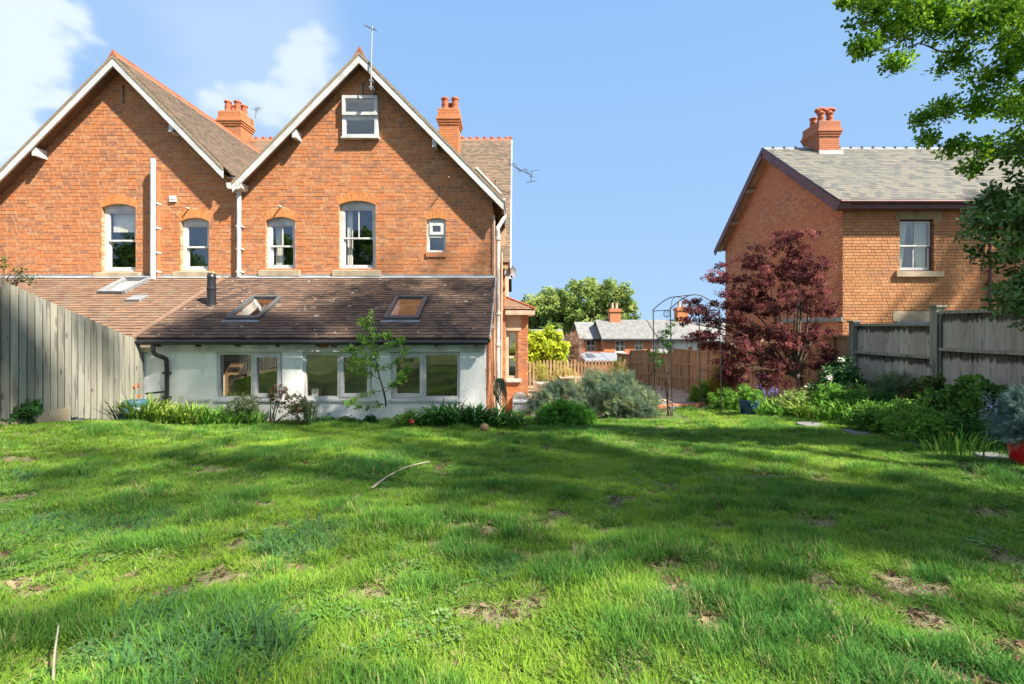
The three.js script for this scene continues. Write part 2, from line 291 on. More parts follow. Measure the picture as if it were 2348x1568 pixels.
// ---------- the pair of brick houses with gables to the garden ----------
const zW = -12.8, PAT = -0.82, XP = -7.47, XR = -0.605, TAN = 1.02;
function op(px0, px1, pyTop, pyBot, rise, ring = 0.24) { return { x0: X(px0, 12.8), x1: X(px1, 12.8), y0: Y(pyBot, 12.8), spring: Y(pyTop, 12.8) - rise, rise, ring }; }
function gable(house, { apexX, apexY, x0, x1, openings, seed, lean }) {
  const roofAt = (x) => apexY - 0.13 - TAN * Math.abs(x - apexX);
  const outline = [[x0, PAT], [x1, PAT], [x1, roofAt(x1)], [apexX, roofAt(apexX)], [x0, roofAt(x0)]];
  const wall = mesh('wall', poly(outline, zW - 0.25, zW, openings.map((o) => archHole(o.x0, o.x1, o.y0, o.spring, o.rise))), M.mortar, house);
  const f = frame(V(0, 0, zW), V(1, 0, 0), V(0, 0, 1));
  pieces(wall, 'brick', brickCells(f, 3.13, roofAt(apexX) - 0.1, (y) => {
    const h = (apexY - 0.15 - y) / TAN; let s = [[Math.max(x0, apexX - h), Math.min(x1, apexX + h)]]; if (s[0][1] - s[0][0] < 0.1) return [];
    for (const o of openings) { const c = openingSpan(o, y); if (c) s = cut(s, c[0], c[1]); }
    return s;
  }, brickTone, { seed }), orangeBrick);
  openings.forEach((o, i) => { if (o.ring) voussoirs(wall, o, zW, rubbedBrick, seed + i); });
  // roof: slabs, verge, bargeboards
  const zf = zW + 0.36, back = -21.0, th = 0.09, n = Math.hypot(1, TAN);
  for (const s of [-1, 1]) {
    const end = s < 0 ? x0 - (x0 < -12 ? 0.5 : -0.15) : x1 + (x1 > -1 ? 0.3 : -0.12), L = Math.abs(end - apexX);
    const q = (dx, dy) => [apexX + s * dx, apexY - TAN * dx + dy];
    mesh('roof', poly([q(0, 0), q(L, 0), q(L, -th * n), q(0, -th * n)].sort(() => 0), back, zf - 0.02), M.under, house);
    mesh('verge', poly([q(0, 0.005), q(L + 0.02, 0.005), q(L + 0.02, -0.06 * n), q(0, -0.06 * n)], zf - 0.02, zf + 0.012), M.verge, house);
    mesh('bargeboard', poly([q(0, -0.065 * n), q(L + 0.01, -0.065 * n), q(L + 0.01, -0.205 * n), q(0, -0.205 * n)], zf - 0.045, zf), M.white, house);
    mesh('soffit', poly([q(0.0, -0.12 * n), q(L, -0.12 * n), q(L, -0.135 * n), q(0, -0.135 * n)], zW, zf - 0.05), M.under, house);
    const px = s * L * 0.52; mesh('purlin_end', bx(apexX + px - 0.055, apexX + px + 0.055, apexY - TAN * Math.abs(px) - 0.47, apexY - TAN * Math.abs(px) - 0.25, zW - 0.01, zf - 0.05), M.white, house);
  }
  mesh('vent_slit', bx(apexX - 0.02, apexX + 0.02, apexY - 1.12, apexY - 0.62, zW - 0.05, zW + 0.0125), M.black, house);
}
function ridgeTiles(house, x, y, z0, z1, m) { for (let z = z0; z > z1; z -= 0.31) mesh('ridge_tile', [poly([[x - 0.15, y - 0.13], [x - 0.12, y - 0.13], [x, y + 0.03], [x + 0.12, y - 0.13], [x + 0.15, y - 0.13], [x + 0.02, y + 0.07], [x + 0.02, y + 0.12], [x - 0.02, y + 0.12], [x - 0.02, y + 0.07]], z - 0.3, z)], m, house); }
function crossRidge(house, x0, x1, y, z) { for (let x = x0; x < x1; x += 0.31) { const w = Math.min(0.3, x1 - x); mesh('ridge_tile', [poly([[-z - 0.15, y - 0.13], [-z, y + 0.06], [-z + 0.15, y - 0.13]], x, x + w).rotateY(Math.PI / 2), lathe([[0.001, 0.06], [0.06, 0.05], [0.075, 0], [0.02, -0.03]], 0, 0, 0, 10).rotateX(Math.PI / 2).scale(1, 1, 0.4).translate(x + w / 2, y + 0.09, z)], M.clay, house); } }
function chimney(house, x0, x1, z0, z1, y0, y1, pots, m = orangeBrick, potH = 0.5) {
  const st = mesh('chimney', [bx(x0 + 0.01, x1 - 0.01, y0, y1, z1 + 0.01, z0 - 0.01)], M.mortar, house);
  const f1 = frame(V(0, 0, z0 - 0.012), V(1, 0, 0), V(0, 0, 1)), f2 = frame(V(x1 - 0.012, 0, 0), V(0, 0, -1), V(1, 0, 0)), f3 = frame(V(x0 + 0.012, 0, 0), V(0, 0, 1), V(-1, 0, 0));
  const tone = blotch(5, 2, [0, 2, 7, 3]); let cells = [];
  const steps = [[y0, y1 - 0.62, 0], [y1 - 0.62, y1 - 0.53, 0.03], [y1 - 0.53, y1 - 0.44, 0.06], [y1 - 0.44, y1 - 0.35, 0.09], [y1 - 0.35, y1 - 0.27, 0.05], [y1 - 0.27, y1, 0.03]];
  for (const [a, b, p] of steps) {
    mesh('course', bx(x0 - p, x1 + p, a + 0.001, b - 0.001, z1 - p, z0 + p), M.mortar, st);
    const o = { proud: p + 0.018, seed: 40, course: 0.088, joint: 0.01 };
    cells.push(...brickCells(f1, a, b - 0.06, () => [[x0 - p, x1 + p]], tone, o), ...brickCells(f2, a, b - 0.06, () => [[-z0 - p, -z1 + p]], tone, o), ...brickCells(f3, a, b - 0.06, () => [[z1 - p, z0 + p]], tone, o));
  }
  pieces(st, 'chimney_brick', cells, m, 120);
  pots.forEach(([px, pz, h]) => mesh('chimney_pot', lathe([[0.05, 0], [0.155, 0], [0.13, 0.08], [0.12, h * 0.45], [0.14, h * 0.5], [0.12, h * 0.56], [0.115, h * 0.85], [0.15, h * 0.9], [0.15, h], [0.1, h], [0.09, h * 0.5]], px, y1, pz, 16), M.clay, st));
  return st;
}
// the right-hand house
const house = thing('brick_house', 'orange brick semi with white attic window in its gable and tiled lean-to', 'house');
{
  const attic = { x0: X(786, 12.7), x1: X(865, 12.7), y0: Y(314, 12.7), spring: Y(221, 12.7), rise: 0, ring: 0 };
  const w1 = op(609, 676, 497, 617, 0.11), w2 = op(777, 861, 460, 617, 0.11), w3 = op(978, 1022, 500, 578, 0.05, 0.22);
  gable(house, { apexX: -4.04, apexY: 9.08, x0: XP + 0.002, x1: XR, openings: [attic, w1, w2, w3], seed: 101 });
  ridgeTiles(house, -4.04, 9.08, zW + 0.37, -13.4, M.clay);
  sashWindow(house, w1, zW); sashWindow(house, w2, zW);
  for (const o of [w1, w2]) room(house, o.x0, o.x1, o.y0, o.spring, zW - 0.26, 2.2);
  mesh('curtain', [0, 1, 2, 3].map((k) => lathe([[0.03, 0], [0.034, 1.3]], w1.x0 + 0.14 + k * 0.05, w1.y0, zW - 0.33, 8)), M.curtain, house);
  mesh('curtain', [0, 1, 2].map((k) => lathe([[0.03, 0], [0.034, 1.7]], w2.x0 + 0.13 + k * 0.05, w2.y0, zW - 0.33, 8)), M.curtain, house);
  mesh('overflow_pipe', [sweep([V(X(644, 12.8), Y(474, 12.8), zW - 0.02), V(X(644, 12.8), Y(474, 12.8) - 0.01, zW + 0.14)], 0.02), sweep([V(X(1032, 12.8), Y(412, 12.8), zW - 0.02), V(X(1032, 12.8), Y(412, 12.8) - 0.03, zW + 0.34)], 0.014)], M.white, house);
  { // small bathroom window
    const win = mesh('small_window', [...rectFrame(w3.x0 + 0.003, w3.x1 - 0.003, w3.y0, w3.spring, 0.06, zW - 0.12, zW - 0.06), poly(archHole(w3.x0 + 0.003, w3.x1 - 0.003, w3.spring - 0.06, w3.spring, w3.rise), zW - 0.118, zW - 0.062), bx(w3.x0 + 0.06, w3.x1 - 0.06, lerp(w3.y0, w3.spring, 0.47), lerp(w3.y0, w3.spring, 0.54), zW - 0.118, zW - 0.061)], M.white, house);
    const ym = lerp(w3.y0, w3.spring, 0.54); mesh('fanlight', rectFrame(w3.x0 + 0.07, w3.x1 - 0.07, ym + 0.01, w3.spring - 0.07, 0.075, zW - 0.08, zW - 0.035), M.white, win);
    pane(w3.x0 + 0.13, w3.x1 - 0.13, ym + 0.07, w3.spring - 0.13, zW - 0.07, win); pane(w3.x0 + 0.06, w3.x1 - 0.06, w3.y0 + 0.06, ym - 0.06, zW - 0.09, win);
    mesh('brick_sill', [0, 1, 2, 3, 4].map((k) => bx(lerp(w3.x0 - 0.02, w3.x1 + 0.02, k / 5) + 0.005, lerp(w3.x0 - 0.02, w3.x1 + 0.02, (k + 1) / 5) - 0.005, w3.y0 - 0.13, w3.y0 - 0.005, zW - 0.1, zW + 0.04)), orangeBrick.mats[3], house);
    room(house, w3.x0, w3.x1, w3.y0, w3.spring, zW - 0.26, 1.5, M.pale);
  }
  { // attic window: a box of two lights standing proud of the wall
    const { x0, x1, y0, spring: y1 } = attic, z = zW + 0.1, ym = lerp(y0, y1, 0.5);
    const win = mesh('attic_window', [...rectFrame(x0 - 0.02, x1 + 0.02, y0, y1 + 0.02, 0.07, zW - 0.02, z), bx(x0 + 0.05, x1 - 0.05, ym - 0.05, ym + 0.03, zW - 0.018, z - 0.002), bx(x0 - 0.04, x1 + 0.04, y0 - 0.04, y0, zW - 0.02, z + 0.05)], M.white, house);
    mesh('window_light', rectFrame(x0 - 0.01, x1 + 0.01, ym + 0.03, y1 + 0.01, 0.08, z, z + 0.05), M.white, win);
    mesh('window_light', rectFrame(x0 + 0.05, x1 - 0.05, y0 + 0.05, ym - 0.05, 0.03, z - 0.04, z - 0.005), M.white, win);
    pane(x0 + 0.07, x1 - 0.07, ym + 0.11, y1 - 0.07, z + 0.02, win); pane(x0 + 0.08, x1 - 0.08, y0 + 0.08, ym - 0.08, z - 0.02, win);
    room(house, x0, x1, y0 + 0.5, y1 - 0.2, zW - 0.26, 1.4, M.lead);
  }
  chimney(house, X(1006, 18), X(1050, 18), -18, -18.75, 6, 10.15, [[-2.66, -18.3, 0.5], [-2.28, -18.3, 0.5], [-2.46, -18.6, 0.42]]);
  // the range across the front of the pair, seen past the gable
  const rz = -20.5, ry = 9.93, ez = -15.0, ey = ry - 1.09 * 5.5, rx0 = -7.4, rx1 = -0.15;
  mesh('main_roof', poly([[-ez, ey], [-rz, ry], [26, ey], [26, ey - 0.1], [-rz, ry - 0.12], [-ez, ey - 0.12]].map((p) => p), rx0, rx1 - 0.02).rotateY(Math.PI / 2), M.under, house);
  { const L = Math.hypot(5.5, ry - ey), n = V(0, 5.5 / L, (ry - ey) / L), f = frame(V(0, ey, ez), V(1, 0, 0), n), ins = () => [-3.4, rx1];
    pieces(house.children.at(-1), 'tile', tileCells(f, ins, Math.floor(L / 0.11), 0.11, 0.168, blotch(8, 1.2, [0, 1, 3, 4, 2, 1]), { seed: 9, thick: 0.022, jit: 0.012 }), mossTile, 120); }
  crossRidge(house, -3.3, rx1, ry, rz);
  mesh('bargeboard', bar(V(rx1 + 0.02, ey - 0.25, ez + 0.1), V(rx1 + 0.02, ry - 0.12, rz), 0.04, 0.24), M.white, house);
  mesh('soffit', bar(V(-0.25, ey - 0.2, ez + 0.1), V(-0.25, ry - 0.17, rz), 0.25, 0.02), M.oak, house);
  const side = mesh('brick_wall', bx(XR + 0.003, -0.3, PAT, 4.2, -15.5, -15.3), M.mortar, house);
  pieces(side, 'brick', brickCells(frame(V(0, 0, -15.3), V(1, 0, 0), V(0, 0, 1)), PAT, 4.1, () => [[XR, -0.3]], brickTone, { seed: 7 }), orangeBrick, 90);
  mesh('flank_wall', bx(-0.5, -0.302, PAT, 5.2, -23.5, -15.502), M.mortar, house);
  const flank = mesh('flank_wall', bx(XR - 0.25, XR - 0.001, PAT, 5.3, -15.29, zW - 0.251), M.mortar, house);
  pieces(flank, 'brick', brickCells(frame(V(XR, 0, 0), V(0, 0, -1), V(1, 0, 0)), PAT, 5.2, () => [[12.8, 15.28]], brickTone, { seed: 17 }), orangeBrick, 90);
  // eaves, gutter and pipes on the flank
  const eY = 9.08 - TAN * 3.72;
  mesh('gutter', sweep([V(-0.3, eY - 0.06, zW + 0.34), V(-0.3, eY - 0.08, -15.2)], 0.062, 0.062, 8), M.white, house);
  mesh('rafter_feet', Array.from({ length: 6 }, (_, k) => bar(V(XR, eY + 0.12, -12.95 - k * 0.4), V(-0.36, eY - 0.13, -12.95 - k * 0.4), 0.05, 0.1)), M.oak, house);
  const pX = XR + 0.14, pz = -13.15;
  mesh('soil_pipe', [sweep([V(-0.3, eY - 0.1, -13.9), V(-0.31, eY - 0.2, -13.8), V(pX, 4.65, pz), V(pX, 4.5, pz)], 0.06), sweep([V(pX, 4.55, pz), V(pX, PAT, pz)], 0.062, 0.062, 12), ...[4.4, 2.35, 1.5, 0.4].map((y) => sweep([V(pX, y, pz), V(pX, y - 0.1, pz)], 0.076, 0.076, 12))], M.paint, house);
  mesh('downpipe', [sweep([V(XR + 0.05, 4.9, zW + 0.03), V(XR + 0.05, PAT, zW + 0.03)], 0.03, 0.03, 10)], M.cream, house);
  mesh('waste_pipe', [sweep([V(-0.4, 4.2, -14.6), V(-0.42, PAT, -14.6)], 0.035), sweep([V(XR + 0.06, 2.3, -12.55), V(XR + 0.06, 0.5, -12.55)], 0.02), bx(XR, XR + 0.1, 1.9, 2.0, -12.6, -12.5)], M.cream, house);
  mesh('roof_flashing', [bar(V(-1.02, 6.08, zW + 0.25), V(-0.36, 5.4, zW + 0.2), 0.25, 0.05)], M.paint, house);
}
// ---- lean-to along the garden side of the right-hand house
const zL = -9.85, LX0 = X(333, 9.85), LX1 = XR;
const eaveD = 9.7, topD = 12.8, eaveY = EYE - 0.25, topY = EYE + 1.31, pitch = Math.atan2(topY - eaveY, topD - eaveD), slope = Math.hypot(topY - eaveY, topD - eaveD);
const leanN = V(0, Math.cos(pitch), Math.sin(pitch)), leanF = frame(V(0, eaveY, -eaveD), V(1, 0, 0), leanN);
const onRoof = (x, d, up = 0) => V(x, eaveY + (topY - eaveY) * (d - eaveD) / (topD - eaveD), -d).addScaledVector(leanN, up);
const alongRoof = (d) => (d - eaveD) / (topD - eaveD) * slope;
const lights = [[-6.25, -5.6], [-2.81, -2.13]];
{
  const wins = [[496, 647], [694, 853], [895, 1054]].map(([a, b]) => [X(a, 9.85), X(b, 9.85)]), wy0 = Y(915, 9.85), wy1 = Y(807, 9.85), top = Y(786, 9.85);
  mesh('lean_to_wall', poly([[LX0, PAT], [LX1, PAT], [LX1, top], [LX0, top]], zL - 0.24, zL, wins.map(([a, b]) => [[a, wy0], [b, wy0], [b, wy1], [a, wy1]])), M.render, house);
  const band = mesh('fascia_board', [bx(LX0 - 0.01, LX1 + 0.01, Y(806, 9.8), Y(787, 9.8), zL + 0.002, zL + 0.045)], M.paint, house);
  mesh('vent_plate', bx(X(733, 9.8), X(752, 9.8), Y(797, 9.8), Y(786, 9.8), zL + 0.046, zL + 0.055), M.clay, house);
  mesh('vent_outlet', [bx(X(757, 9.8), X(778, 9.8), Y(798, 9.8), Y(786, 9.8), zL + 0.046, zL + 0.054)], M.paint, house);
  mesh('vent_hole', lathe([[0.001, 0], [0.058, 0], [0.058, 0.07], [0.05, 0.07], [0.04, 0.02]], 0, 0, 0, 16).rotateX(Math.PI / 2).translate(X(767, 9.8), Y(790, 9.8), zL + 0.05), M.black, house);
  casement(house, 'kitchen_window', wins[0][0], wins[0][1], wy0, wy1, zL - 0.03, [[wins[0][0], X(577, 9.85), false], [X(577, 9.85), wins[0][1], true]]);
  casement(house, 'kitchen_window', wins[1][0], wins[1][1], wy0, wy1, zL - 0.03, [[wins[1][0], X(776, 9.85), false], [X(776, 9.85), wins[1][1], true]]);
  casement(house, 'kitchen_window', wins[2][0], wins[2][1], wy0, wy1, zL - 0.03, [[wins[2][0], X(972, 9.85), true], [X(972, 9.85), wins[2][1], false]]);
  // end walls of the lean-to
  const endShape = [[9.851, PAT], [12.79, PAT], [12.79, topY - 0.12], [9.851, top - 0.02]];
  const ew = mesh('lean_to_brick_wall', poly(endShape, LX1 - 0.22, LX1 - 0.008).rotateY(Math.PI / 2), M.mortar, house);
  pieces(ew, 'brick', brickCells(frame(V(LX1 - 0.008, 0, 0), V(0, 0, -1), V(1, 0, 0)), PAT, topY - 0.2, (y) => [[9.856 + Math.max(0, (y - top) / Math.tan(pitch)), 12.79]], brickTone, { seed: 27 }), orangeBrick, 120);
  mesh('lean_to_party_wall', poly(endShape, LX0 + 0.01, LX0 + 0.2).rotateY(Math.PI / 2), M.plaster, house);
  mesh('kitchen_lining', [bx(LX0 + 0.21, LX1 - 0.23, PAT, topY - 0.2, zW + 0.01, zW + 0.04), bx(LX0 + 0.21, LX1 - 0.23, PAT, PAT + 0.02, zW + 0.05, zL - 0.25)], M.plaster, house);
  // roof deck with openings under the two rooflights, tiles, lead
  const hole = ([a, b]) => [[a + 0.05, alongRoof(10.53)], [b - 0.05, alongRoof(10.53)], [b - 0.05, alongRoof(11.46)], [a + 0.05, alongRoof(11.46)]];
  const deck = poly([[LX0 - 0.08, 0.03], [LX1 + 0.09, 0.03], [LX1 + 0.09, slope - 0.02], [LX0 - 0.08, slope - 0.02]], -0.1, -0.004, lights.map(hole)); deck.applyMatrix4(new THREE.Matrix4().makeBasis(leanF.u, leanF.up, leanF.n).setPosition(leanF.o));
  const ceil = poly([[LX0 + 0.2, 0.2], [LX1 - 0.23, 0.2], [LX1 - 0.23, slope - 0.1], [LX0 + 0.2, slope - 0.1]], -0.13, -0.105, lights.map(hole)); ceil.applyMatrix4(new THREE.Matrix4().makeBasis(leanF.u, leanF.up, leanF.n).setPosition(leanF.o)); mesh('kitchen_ceiling', ceil, M.plaster, house);
  const roof = mesh('lean_to_roof', deck, M.under, house);
  const ins = () => [LX0 - 0.1, LX1 + 0.1]; ins.skip = (u, v) => lights.some(([a, b]) => u > a - 0.02 && u < b + 0.02 && v > alongRoof(10.46) && v < alongRoof(11.5)) || (Math.hypot(u + 7.05, v - alongRoof(11.14)) < 0.09);
  pieces(roof, 'tile', tileCells(leanF, ins, 26, slope / 26.3, 0.165, (x, v, r) => (r() < 0.03 ? 3 : blotch(12, 0.9, [0, 1, 2, 1, 3, 4, 0])(x, v, r)), { seed: 5, thick: 0.03, tilt: 0.13, jit: 0.022 }), brownTile);
  { const r = rand(66), fl = []; for (let i = 0; i < 150; i++) { const x = rrs(r, LX0, LX1), d = rrs(r, 9.8, 12.6), p = onRoof(x, d, 0.043), s = 0.012 + 0.03 * r() * r(); const g = new THREE.CylinderGeometry(s, s * 1.1, 0.012, 7); g.scale(1.2, 1, 0.8 + r() * 0.5); g.rotateY(r() * 6); g.rotateX(pitch); g.translate(p.x, p.y, p.z); fl.push(g); } const li = mesh('lichen', fl, std(lin(0.5, 0.47, 0.4), { map: grainTex, roughness: 1 }), roof); li.userData.kind = 'stuff'; }
  mesh('lead_flashing', [bx(XP + 0.1, LX1 + 0.05, topY - 0.02, topY + 0.1, zW + 0.008, zW + 0.03), bar(onRoof(XP + 0.1, 12.72, 0.06), onRoof(LX1 + 0.08, 12.72, 0.06), 0.16, 0.012, leanN)], M.lead, house);
  mesh('verge_board', [bar(onRoof(LX1 + 0.1, 9.68, 0.0), onRoof(LX1 + 0.1, 12.75, 0.0), 0.03, 0.09, leanN)], M.paint, house);
  lights.forEach(([a, b]) => {
    const P = (x, d, u) => onRoof(x, d, u), sky = mesh('skylight', [bar(P(a, 10.44, 0.05), P(a, 11.54, 0.05), 0.09, 0.1, leanN), bar(P(b, 10.44, 0.05), P(b, 11.54, 0.05), 0.09, 0.1, leanN), bar(P(a + 0.045, 11.5, 0.055), P(b - 0.045, 11.5, 0.055), 0.09, 0.11, leanN), bar(P(a + 0.045, 10.5, 0.05), P(b - 0.045, 10.5, 0.05), 0.13, 0.09, leanN)], M.anthracite, house);
    mesh('pane', bar(P((a + b) / 2, 10.5, 0.07), P((a + b) / 2, 11.5, 0.07), b - a - 0.08, 0.006, leanN), M.glass, sky);
    mesh('apron', bar(P(a - 0.08, 10.36, 0.045), P(b + 0.08, 10.36, 0.045), 0.16, 0.01, leanN), M.lead, sky);
    mesh('lining', [bar(P(a + 0.06, 10.5, -0.08), P(a + 0.06, 11.5, -0.08), 0.02, 0.2, leanN), bar(P(b - 0.06, 10.5, -0.08), P(b - 0.06, 11.5, -0.08), 0.02, 0.2, leanN)], M.paint, sky);
  });
  // gutter with brackets, downpipe
  const gy = eaveY - 0.055, gz = -eaveD + 0.06;
  const gut = mesh('eaves_gutter', [sweep([V(LX0 - 0.12, gy, gz), V(LX1 + 0.06, gy, gz)], 0.055, 0.055, 10)], M.black, house);
  for (let k = 0; k < 9; k++) mesh('bracket', bx(-7.2 + k * 0.8, -7.16 + k * 0.8, gy - 0.09, gy - 0.02, gz - 0.1, gz + 0.03), M.black, gut);
  const dx = X(358, 9.72), dx2 = X(379, 9.75);
  mesh('downpipe', [sweep(curve([V(dx, gy, gz), V(dx, gy - 0.16, gz), V(dx + 0.02, gy - 0.24, gz - 0.03), V(dx2 - 0.02, gy - 0.34, zL + 0.07), V(dx2, gy - 0.45, zL + 0.07), V(dx2, -0.3, zL + 0.07)], 30), 0.042, 0.042, 10), ...[1.0, 0.5].map((y) => bx(dx2 - 0.06, dx2 + 0.06, y - 0.02, y + 0.02, zL, zL + 0.115)), sweep([V(dx2, 0.62, zL + 0.07), V(dx2 - 0.4, 0.58, zL + 0.1)], 0.018)], M.black, house);
  mesh('corner_box', bx(LX0 - 0.01, LX0 + 0.2, Y(806, 9.8), Y(790, 9.8), zL + 0.046, zL + 0.1), M.cream, house);
  mesh('water_pipe', [sweep([V(X(425, 9.75), -0.2, zL + 0.03), V(X(425, 9.75), 0.44, zL + 0.03), V(X(478, 9.75), 0.45, zL + 0.03)], 0.013), sweep([V(X(428, 9.75), 0.14, zL + 0.03), V(X(500, 9.75), 0.13, zL + 0.03)], 0.012)], M.paint, house);
  // flue
  const fb = onRoof(-7.05, 11.14, -0.03); mesh('flue', lathe([[0.001, 0], [0.12, 0], [0.12, 0.04], [0.095, 0.1], [0.095, 0.42], [0.105, 0.42], [0.105, 0.47], [0.095, 0.47], [0.09, 0.7], [0.1, 0.7], [0.085, 0.8], [0.001, 0.8]], fb.x, fb.y, fb.z, 16), M.black, house);
}
{ // bay at the side, beyond the lean-to
  const z0 = -15.4, z1 = -17.3, x0 = -0.298, x1 = 0.42, wx1 = 0.1, y0 = Y(868, 15.4), y1 = Y(758, 15.4), top = Y(722, 15.4);
  const bay = mesh('bay_wall', [poly([[x0, PAT], [x1, PAT], [x1, top], [x0, top]], z0 - 0.2, z0, [[[x0 + 0.02, y0], [wx1, y0], [wx1, y1], [x0 + 0.02, y1]]]), poly([[x0, PAT], [x1, PAT], [x1, top], [x0, top]], z1, z1 + 0.2, [[[x0 + 0.02, y0], [wx1, y0], [wx1, y1], [x0 + 0.02, y1]]]), bx(x1 - 0.2, x1 - 0.002, PAT, top, z1 + 0.2, z0 - 0.2)], M.mortar, house);
  pieces(bay, 'brick', [...brickCells(frame(V(0, 0, z0), V(1, 0, 0), V(0, 0, 1)), PAT, top - 0.08, (y) => (y > y0 - 0.1 && y < top ? [[y < y1 ? wx1 : wx1 + 0.1, x1]] : [[x0, x1]]), brickTone, { seed: 33 }), ...brickCells(frame(V(x1, 0, 0), V(0, 0, -1), V(1, 0, 0)), PAT, top - 0.08, () => [[-z0, -z1]], brickTone, { seed: 34 })], orangeBrick);
  mesh('bay_lintel', bx(x0 + 0.02, wx1 + 0.1, y1, top, z0 - 0.01, z0 + 0.02), M.cream, house);
  mesh('bay_sill', bx(x0 + 0.02, wx1 + 0.1, y0 - 0.1, y0, z0 - 0.05, z0 + 0.09), M.paint, house);
  for (const [z, n] of [[z0 - 0.08, 'bay_window'], [z1 + 0.14, 'bay_window']]) {
    const w = mesh(n, [...rectFrame(x0 + 0.02, wx1, y0, y1, 0.085, z - 0.06, z), bx(x0 + 0.1, wx1 - 0.08, lerp(y0, y1, 0.42), lerp(y0, y1, 0.47), z - 0.058, z - 0.002)], M.cream, house);
    pane(x0 + 0.1, wx1 - 0.08, y0 + 0.08, y1 - 0.08, z - 0.03, w);
  }
  const e = 0.22, ey = top + 0.0, hy = Y(683, 15.9), R0 = V(x0, hy, z0 - 0.55), R1 = V(x0, hy, z1 + 0.55), A = V(x0, ey + 0.16, z0 + e), B = V(x1 + e, ey + 0.16, z0 + e), C = V(x1 + e, ey + 0.16, z1 - e), D = V(x0, ey + 0.16, z1 - e);
  mesh('bay_fascia', [bx(x0, x1 + e - 0.01, ey, ey + 0.15, z0 + e - 0.03, z0 + e - 0.005), bx(x1 + e - 0.03, x1 + e - 0.005, ey, ey + 0.15, z1 - e, z0 + e - 0.03), bx(x0, x1 + e - 0.03, ey + 0.002, ey + 0.02, z1 - e, z0 + e - 0.03)], M.cream, house);
  const tri = (...p) => { const g = new THREE.BufferGeometry(); g.setAttribute('position', new THREE.Float32BufferAttribute(p.flatMap((v) => [v.x, v.y, v.z]), 3)); g.computeVertexNormals(); return g; };
  const rf = mesh('bay_roof', [tri(A, B, R0), tri(B, C, R1), tri(B, R1, R0), tri(C, D, R1), tri(A, D, C), tri(A, C, B)], M.under, house);
  const n = B.clone().sub(A).cross(R0.clone().sub(A)).normalize(), f = frame(A.clone(), V(1, 0, 0), n), L = R0.distanceTo(A); const ins = (v) => [0, (x1 + e - x0) * (1 - v / L)];
  pieces(rf, 'tile', tileCells(f, ins, Math.floor(L / 0.1), 0.1, 0.16, blotch(3, 2, [0, 1, 2, 3]), { seed: 19 }), orangeTile);
  mesh('hip_tiles', Array.from({ length: 5 }, (_, k) => { const a = B.clone().lerp(R0, k / 5), b = B.clone().lerp(R0, (k + 1) / 5 - 0.02); a.y += 0.04; b.y += 0.04; return bar(a, b, 0.1, 0.05); }), M.clay, house);
  rebase(house, V(-4, PAT, -12));
}

